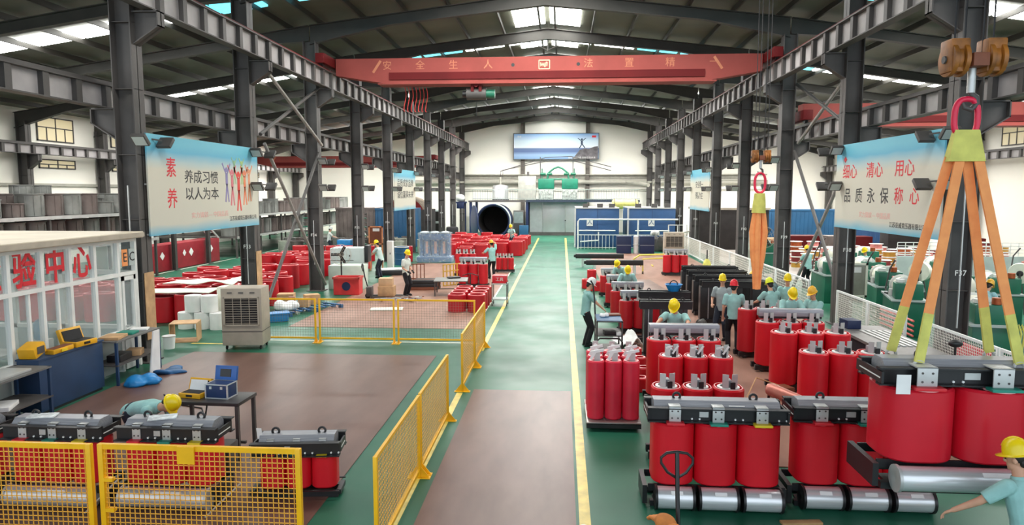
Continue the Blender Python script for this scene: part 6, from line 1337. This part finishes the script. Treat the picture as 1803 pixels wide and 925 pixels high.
for r in range(4):
    for c_ in range(13):
        hgt = rnd.choice((2, 3, 3, 4))
        for k_ in range(hgt):
            m_ = rnd.choice(cl); x = 12.6 + c_*.95; y = 37.0 + r*1.6
            if m_.name not in sp: sp[m_.name] = o = spool_mesh().build('wire_spool', [m_, WHITE])
            else: o = sp[m_.name].copy(); COL.objects.link(o)
            o.location = (x, y, k_*.302); o['label'] = 'wire spool in the winding shop, %s row, %s stack from the columns, %s layer' % (ORD[r], ORD[c_], ORD[k_]); o['category'] = 'spool'; o['group'] = 'stacked wire spools in the winding shop'
for i in range(5):
    for k_ in range(6 - i % 2):
        m_ = cl[1]; x = 14.6 + i*.85; y = 16.9 + .15*i
        o = (sp.setdefault(m_.name, None) or list(sp.values())[0]).copy(); COL.objects.link(o); o.location = (x, y, k_*.302)
        o['label'] = 'pink spool behind the slings at the photo edge, %s stack, %s layer' % (ORD[i], ORD[k_]); o['category'] = 'spool'; o['group'] = 'spools stacked at the photo edge'
# pale low partition wall and far shop clutter
t = thing('shop_partition', 'low pale partition with mesh top crossing the winding shop', 'partition', (0, 0, 0)); MB().box(15.2, 25.0, 33.0, 33.1, .02, 1.15).build('lower_panel', GREYM, t); q = MB(); [q.box(15.2 + i*.35 - .012, 15.2 + i*.35 + .012, 33.03, 33.06, 1.15, 1.75) for i in range(29)]; [q.box(15.2, 25.0, 33.03, 33.06, z, z + .03) for z in (1.3, 1.45, 1.6, 1.75)]; q.build('mesh_top', WHITE, t)
for i, (x, y, w_, h_, m_) in enumerate(((15.0, 46, 2.4, 1.3, CREDD), (18.5, 47, 2.6, 1.2, CREDD), (21.5, 46, 2.4, 1.5, DARK), (24, 44, 2, 1.3, CREDD), (13.0, 44.8, 1.6, 1.2, CARD), (16.8, 44.2, 1.6, 1.4, DRUMB))):
    clutter('stock_cabinet', 'long %s stock cabinet at the far side of the winding shop' % ('red', 'dark red', 'black', 'end red', 'tan', 'brown')[i], 'cabinet', x, y, 0, (w_, 1.2, h_), m_, 0, bev=.03)
heap('covered_machine', 'grey covered machine under a sheet behind the far fence', 'covered machine', 10.7, 39.5, 0, (1.0, .9), 2.0, mat('cover grey', (168, 176, 164), .8), 31, 9)
heap('blue_bag', 'blue plastic bag between the machines near the orange helmet worker', 'bag', 12.3, 20.2, .0, (.4, .3), .9, TARP, 33, 6)
heap('tool_cluster', 'cluster of dark tools and trolleys beside the seated worker', 'tools', 7.3, 26.2, 0, (.8, 1.0), 1.0, mat('tool teal', (60, 86, 92), .5, .1, .3, 6), 35, 12)
heap('pale_parts', 'pale parts piled against the white mesh fence behind the black frames', 'parts', 7.2, 28.5, 0, (.6, 1.2), .9, mat('pale parts', (190, 186, 170), .6, 0, .3, 6), 36, 12)
t = thing('yellow_vest_stand', 'yellow green cloth over a stand behind the row of black frames', 'cloth', (6.4, 31.5, 0)); q = MB(); q.ell((0, 0, .7), (.2, .18, .42), 12, 8); q.build('cloth_cover', LIME, t); MB().cyl((0, 0, 0), (0, 0, 1.5), .03, 8).build('pole', BLACK, t)
# ================================================================ BANNERS
def banner_mat(name, vert=True):
    m = bpy.data.materials.new(name); m.use_nodes = True; nt = m.node_tree; b = nt.nodes['Principled BSDF']; L = nt.links.new
    tc = nt.nodes.new('ShaderNodeTexCoord'); sp_ = nt.nodes.new('ShaderNodeSeparateXYZ'); r = nt.nodes.new('ShaderNodeValToRGB'); nz = nt.nodes.new('ShaderNodeTexNoise'); nz.inputs['Scale'].default_value = 3
    ad = nt.nodes.new('ShaderNodeMath'); ad.operation = 'MULTIPLY_ADD'; ad.inputs[1].default_value = .12
    L(tc.outputs['Generated'], sp_.inputs[0]); L(tc.outputs['Generated'], nz.inputs['Vector']); L(nz.outputs['Fac'], ad.inputs[0]); L(sp_.outputs['Z'], ad.inputs[2]); L(ad.outputs[0], r.inputs[0])
    e = r.color_ramp.elements; e[0].position = .05; e[0].color = (*s2l((86, 176, 206)), 1); e[1].position = .98; e[1].color = (*s2l((110, 190, 212)), 1)
    for p, c in ((.17, (206, 204, 190)), (.72, (208, 204, 188)), (.80, (180, 200, 200)), (.90, (96, 178, 208))): x = e.new(p); x.color = (*s2l(c), 1)
    L(r.outputs[0], b.inputs['Base Color']); b.inputs['Roughness'].default_value = .45; return m
BAN = banner_mat('banner print')
def banner(label, x, y0, y1, z0, z1, s):
    t = thing('slogan_banner', label, 'banner', (0, 0, 0)); MB().box(x - .02, x + .02, y0, y1, z0, z1).build('banner_panel', BAN, t)
    q = MB(); [q.box(x - s*.06 - .02, x - s*.06 + .02, y0, y1, z, z + .04) for z in (z0 + .02, (z0+z1)/2, z1 - .06)]; q.build('backing_frame', ALU, t); return t
F = lambda s, x, y, z: face_px(x, y, z) if s > 0 else face_nx(x, y, z)
xl = XL + .33; y0, y1 = 16.0, 22.0
t = banner('slogan banner with red and black characters and coloured raised arm figures above the booth corner', xl, y0, y1, 3.0, 5.42, 1)
fx = xl + .022
def ban_t(t, s, fx, y, z, body, size, m, sx=1): text('printed_characters', body, size, m, F(s, fx, y, z), t, .001, sx=sx, bold=size * .008)
ban_t(t, 1, fx, 17.0, 4.62, '素', .52, REDTXT, .9); ban_t(t, 1, fx, 17.0, 3.85, '养', .52, REDTXT, .9)
ban_t(t, 1, fx, 18.5, 4.42, '养成习惯', .36, BLKTXT, 1.25); ban_t(t, 1, fx, 18.5, 3.98, '以人为本', .36, BLKTXT, 1.25)
ban_t(t, 1, fx, 18.9, 3.42, '实力铸就— 中国品质', .17, PINKTXT, 1.3); ban_t(t, 1, fx, 20.9, 3.26, '江苏亚威变压器有限公司', .15, BLKTXT, 1.1)
for i, (dy, dz, sc, c) in enumerate(((0, .0, 1.0, (222, 66, 56)), (-.34, .08, .9, (214, 120, 130)), (.34, .08, .9, (230, 130, 90)), (-.62, .14, .85, (140, 130, 180)), (.6, .14, .85, (226, 150, 110)), (-.2, .42, .6, (150, 190, 150)), (.2, .42, .6, (170, 200, 130)))):
    q = MB(); yc, zc = 20.65 + dy * 1.2, 4.2 + dz * 1.2; sc *= 1.3; B = lambda a, b, w: q.bar((fx, yc + a[0]*sc, zc + a[1]*sc), (fx, yc + b[0]*sc, zc + b[1]*sc), w*sc, .004, up=(1, 0, 0)) if False else q.bar((fx, yc + a[0]*sc, zc + a[1]*sc), (fx, yc + b[0]*sc, zc + b[1]*sc), .004, w*sc, up=(0, .01, 1) if abs(a[0]-b[0]) > .05 else (0, 1, 0))
    B((0, .2), (0, -.1), .12); B((0, -.08), (-.09, -.55), .06); B((0, -.08), (.09, -.55), .06); B((-.03, .18), (-.22, .45), .05); B((.03, .18), (.22, .45), .05); q.cyl((fx - .002, yc, zc + .29*sc), (fx + .002 + .0005*i, yc, zc + .29*sc), .065*sc, 12)
    q.build('printed_figure', mat('print %d' % i, c, .5, 0, 0), t)
xr = XR - .33
t = banner('slogan banner with red and black heart slogans beside the near crane slings', xr, y0, 22.0, 3.0, 5.42, -1); fx = xr - .022
for y, b_ in ((21.0, '细心'), (19.4, '清心'), (17.75, '用心')): ban_t(t, -1, fx, y, 4.6, b_, .44, REDTXT, 1.15)
for i, ch_ in enumerate('品质永保称心'): ban_t(t, -1, fx, 21.1 - i*.78, 3.92, ch_, .44, BLKTXT if i < 4 else REDTXT, 1.1)
ban_t(t, -1, fx, 19.3, 3.42, '实力铸就— 中国品质', .17, PINKTXT, 1.2); ban_t(t, -1, fx, 17.5, 3.22, '江苏亚威变压器有限公司', .15, BLKTXT, 1.1)
q = MB(); q.prism([(-.09, -.0), (0, -.12), (.09, 0), (0, .12)], -.003, .003, Matrix.Translation((fx, 21.35, 4.98)) @ Matrix.Rotation(PI/2, 4, 'Y')); q.build('small_emblem', REDTXT, t)
y0, y1 = CY[7] + .1, CY[8] - .1
t = banner('farther slogan banner with two rows of dark characters over the blue container', xl, y0, y1, 2.95, 5.4, 1)
ban_t(t, 1, xl + .022, (y0+y1)/2, 4.55, '品质成就品牌', .5, BLKTXT, 1.5); ban_t(t, 1, xl + .022, (y0+y1)/2, 3.85, '诚信赢得未来', .5, BLKTXT, 1.5)
t = banner('farther pale slogan banner on the winding shop columns', xr, y0, y1, 2.95, 5.4, -1)
ban_t(t, -1, xr - .022, (y0+y1)/2, 4.45, '安全第一', .45, BLKTXT, 1.3); ban_t(t, -1, xr - .022, (y0+y1)/2, 3.8, '预防为主', .45, BLKTXT, 1.3)
# end wall banner: sky, hills and a leaping figure on rocks
def sky_mat():
    m = bpy.data.materials.new('landscape print'); m.use_nodes = True; nt = m.node_tree; b = nt.nodes['Principled BSDF']; L = nt.links.new
    tc = nt.nodes.new('ShaderNodeTexCoord'); s_ = nt.nodes.new('ShaderNodeSeparateXYZ'); r = nt.nodes.new('ShaderNodeValToRGB'); L(tc.outputs['Generated'], s_.inputs[0]); L(s_.outputs['Z'], r.inputs[0])
    e = r.color_ramp.elements; e[0].position = .0; e[0].color = (*s2l((120, 160, 200)), 1); e[1].position = 1; e[1].color = (*s2l((110, 160, 216)), 1)
    for p, c in ((.18, (150, 180, 216)), (.3, (88, 112, 160)), (.42, (96, 120, 160)), (.46, (226, 236, 244)), (.7, (206, 226, 240))): x = e.new(p); x.color = (*s2l(c), 1)
    L(r.outputs[0], b.inputs['Base Color']); return m
yb = BACK - .55
t = thing('landscape_banner', 'wide end wall banner showing a leaping figure on rocks against a pale sky', 'banner', (0, 0, 0)); MB().box(-4.9, 3.6, yb, yb + .1, 7.25, 9.85).build('banner_panel', sky_mat(), t)
q = MB(); [q.box(-4.9, 3.6, yb - .03, yb, z, z + .06) for z in (7.25, 9.79)]; [q.box(x, x + .06, yb - .03, yb, 7.25, 9.85) for x in (-4.9, 3.54)]; q.build('banner_frame', STEEL, t)
q = MB(); q.prism([(1.0, 7.3), (3.5, 7.3), (3.5, 8.55), (3.1, 8.5), (2.6, 8.3), (2.2, 8.35), (1.7, 8.2), (1.3, 7.7)], -.004, .004, Matrix.Translation((0, yb - .005, 0)) @ Matrix.Rotation(PI/2, 4, 'X')); q.build('printed_rocks', mat('rock print', (104, 100, 104), .6, 0, .25, 2), t)
q = MB(); 
for a, b_, w in (((1.9, 8.75), (1.9, 9.1), .2), ((1.9, 8.75), (1.65, 8.35), .1), ((1.9, 8.8), (2.2, 8.4), .1), ((1.88, 9.05), (1.5, 9.35), .07), ((1.92, 9.05), (2.3, 9.35), .07)): q.bar((a[0], yb - .01, a[1]), (b_[0], yb - .01, b_[1]), w, .006, up=(0, 1, 0))
q.cyl((1.9, yb - .013, 9.22), (1.9, yb - .007, 9.22), .1, 12); q.build('printed_figure', mat('figure print', (50, 70, 96), .6, 0, 0), t)
text('printed_slogan', '诚信铸就品质 创新引领未来', .22, WHITE, face_ny(1.9, yb - .02, 7.42), t, .002); MB().box(2.9, 3.3, yb - .012, yb - .005, 9.4, 9.6).build('red_emblem', REDTXT, t); text('printed_mark', '亚威', .2, WHITE, face_ny(-4.3, yb - .02, 9.5), t, .002)
for i, y in enumerate((33.3, 39.4)):
    t = thing('wall_extinguisher', 'red fire extinguisher on the column, %s' % ('nearer', 'farther'), 'fire extinguisher', (XL + .45, y - 1.2, .0)) if False else None

heap('white_plastic_bag', 'crumpled white plastic bag on the floor beside the yellow aisle line', 'bag', .36, 7.95, 0, (.2, .16), .14, PAPER, 51, 7)
for i, (x, y, r) in enumerate(((2.95, 8.5, .1), (3.05, 10.0, .5), (4.1, 8.62, .0))):
    clutter('packing_board', 'pale wooden packing board on the green floor, %s' % ('between the two fanned transformers', 'behind the gap of the fanned transformers', 'before the fans of the second transformer')[i], 'board', x, y - (.28 if i == 2 else 0), .0, (.5 if i < 2 else 1.5, .1, .03), WOOD, r)

for i, (x, y, z, rz) in enumerate(((-6.75, 8.5, 1.14, .2), (-5.15, 8.55, 1.14, .4))):
    o = MB().cbox((0, 0, 0), (.34, .16, .012), rx=.08).build('clear_film_scrap', mat('film scrap', (214, 220, 224), .2, 0, .2, 10)); o.location = (x, y, z); o.rotation_euler = (0, 0, rz)
    tag(o, 'crumpled film scrap on the yoke of the red transformer %s' % ('below the blue cabinet', 'below the bending worker')[i], 'film')
for i, (x, y) in enumerate(((-6.32, 8.16), (-4.75, 8.16))):
    t = thing('wooden_skid_rod', 'pale slanting rod leaning behind the yellow fence, %s' % ('under the transformer below the blue cabinet', 'under the transformer below the bending worker')[i], 'rod', (0, 0, 0))
    MB().cyl((x + .35, y - .05, .02), (x + .85, y - .1, .5), .012, 8).build('rod_shaft', ALU, t)
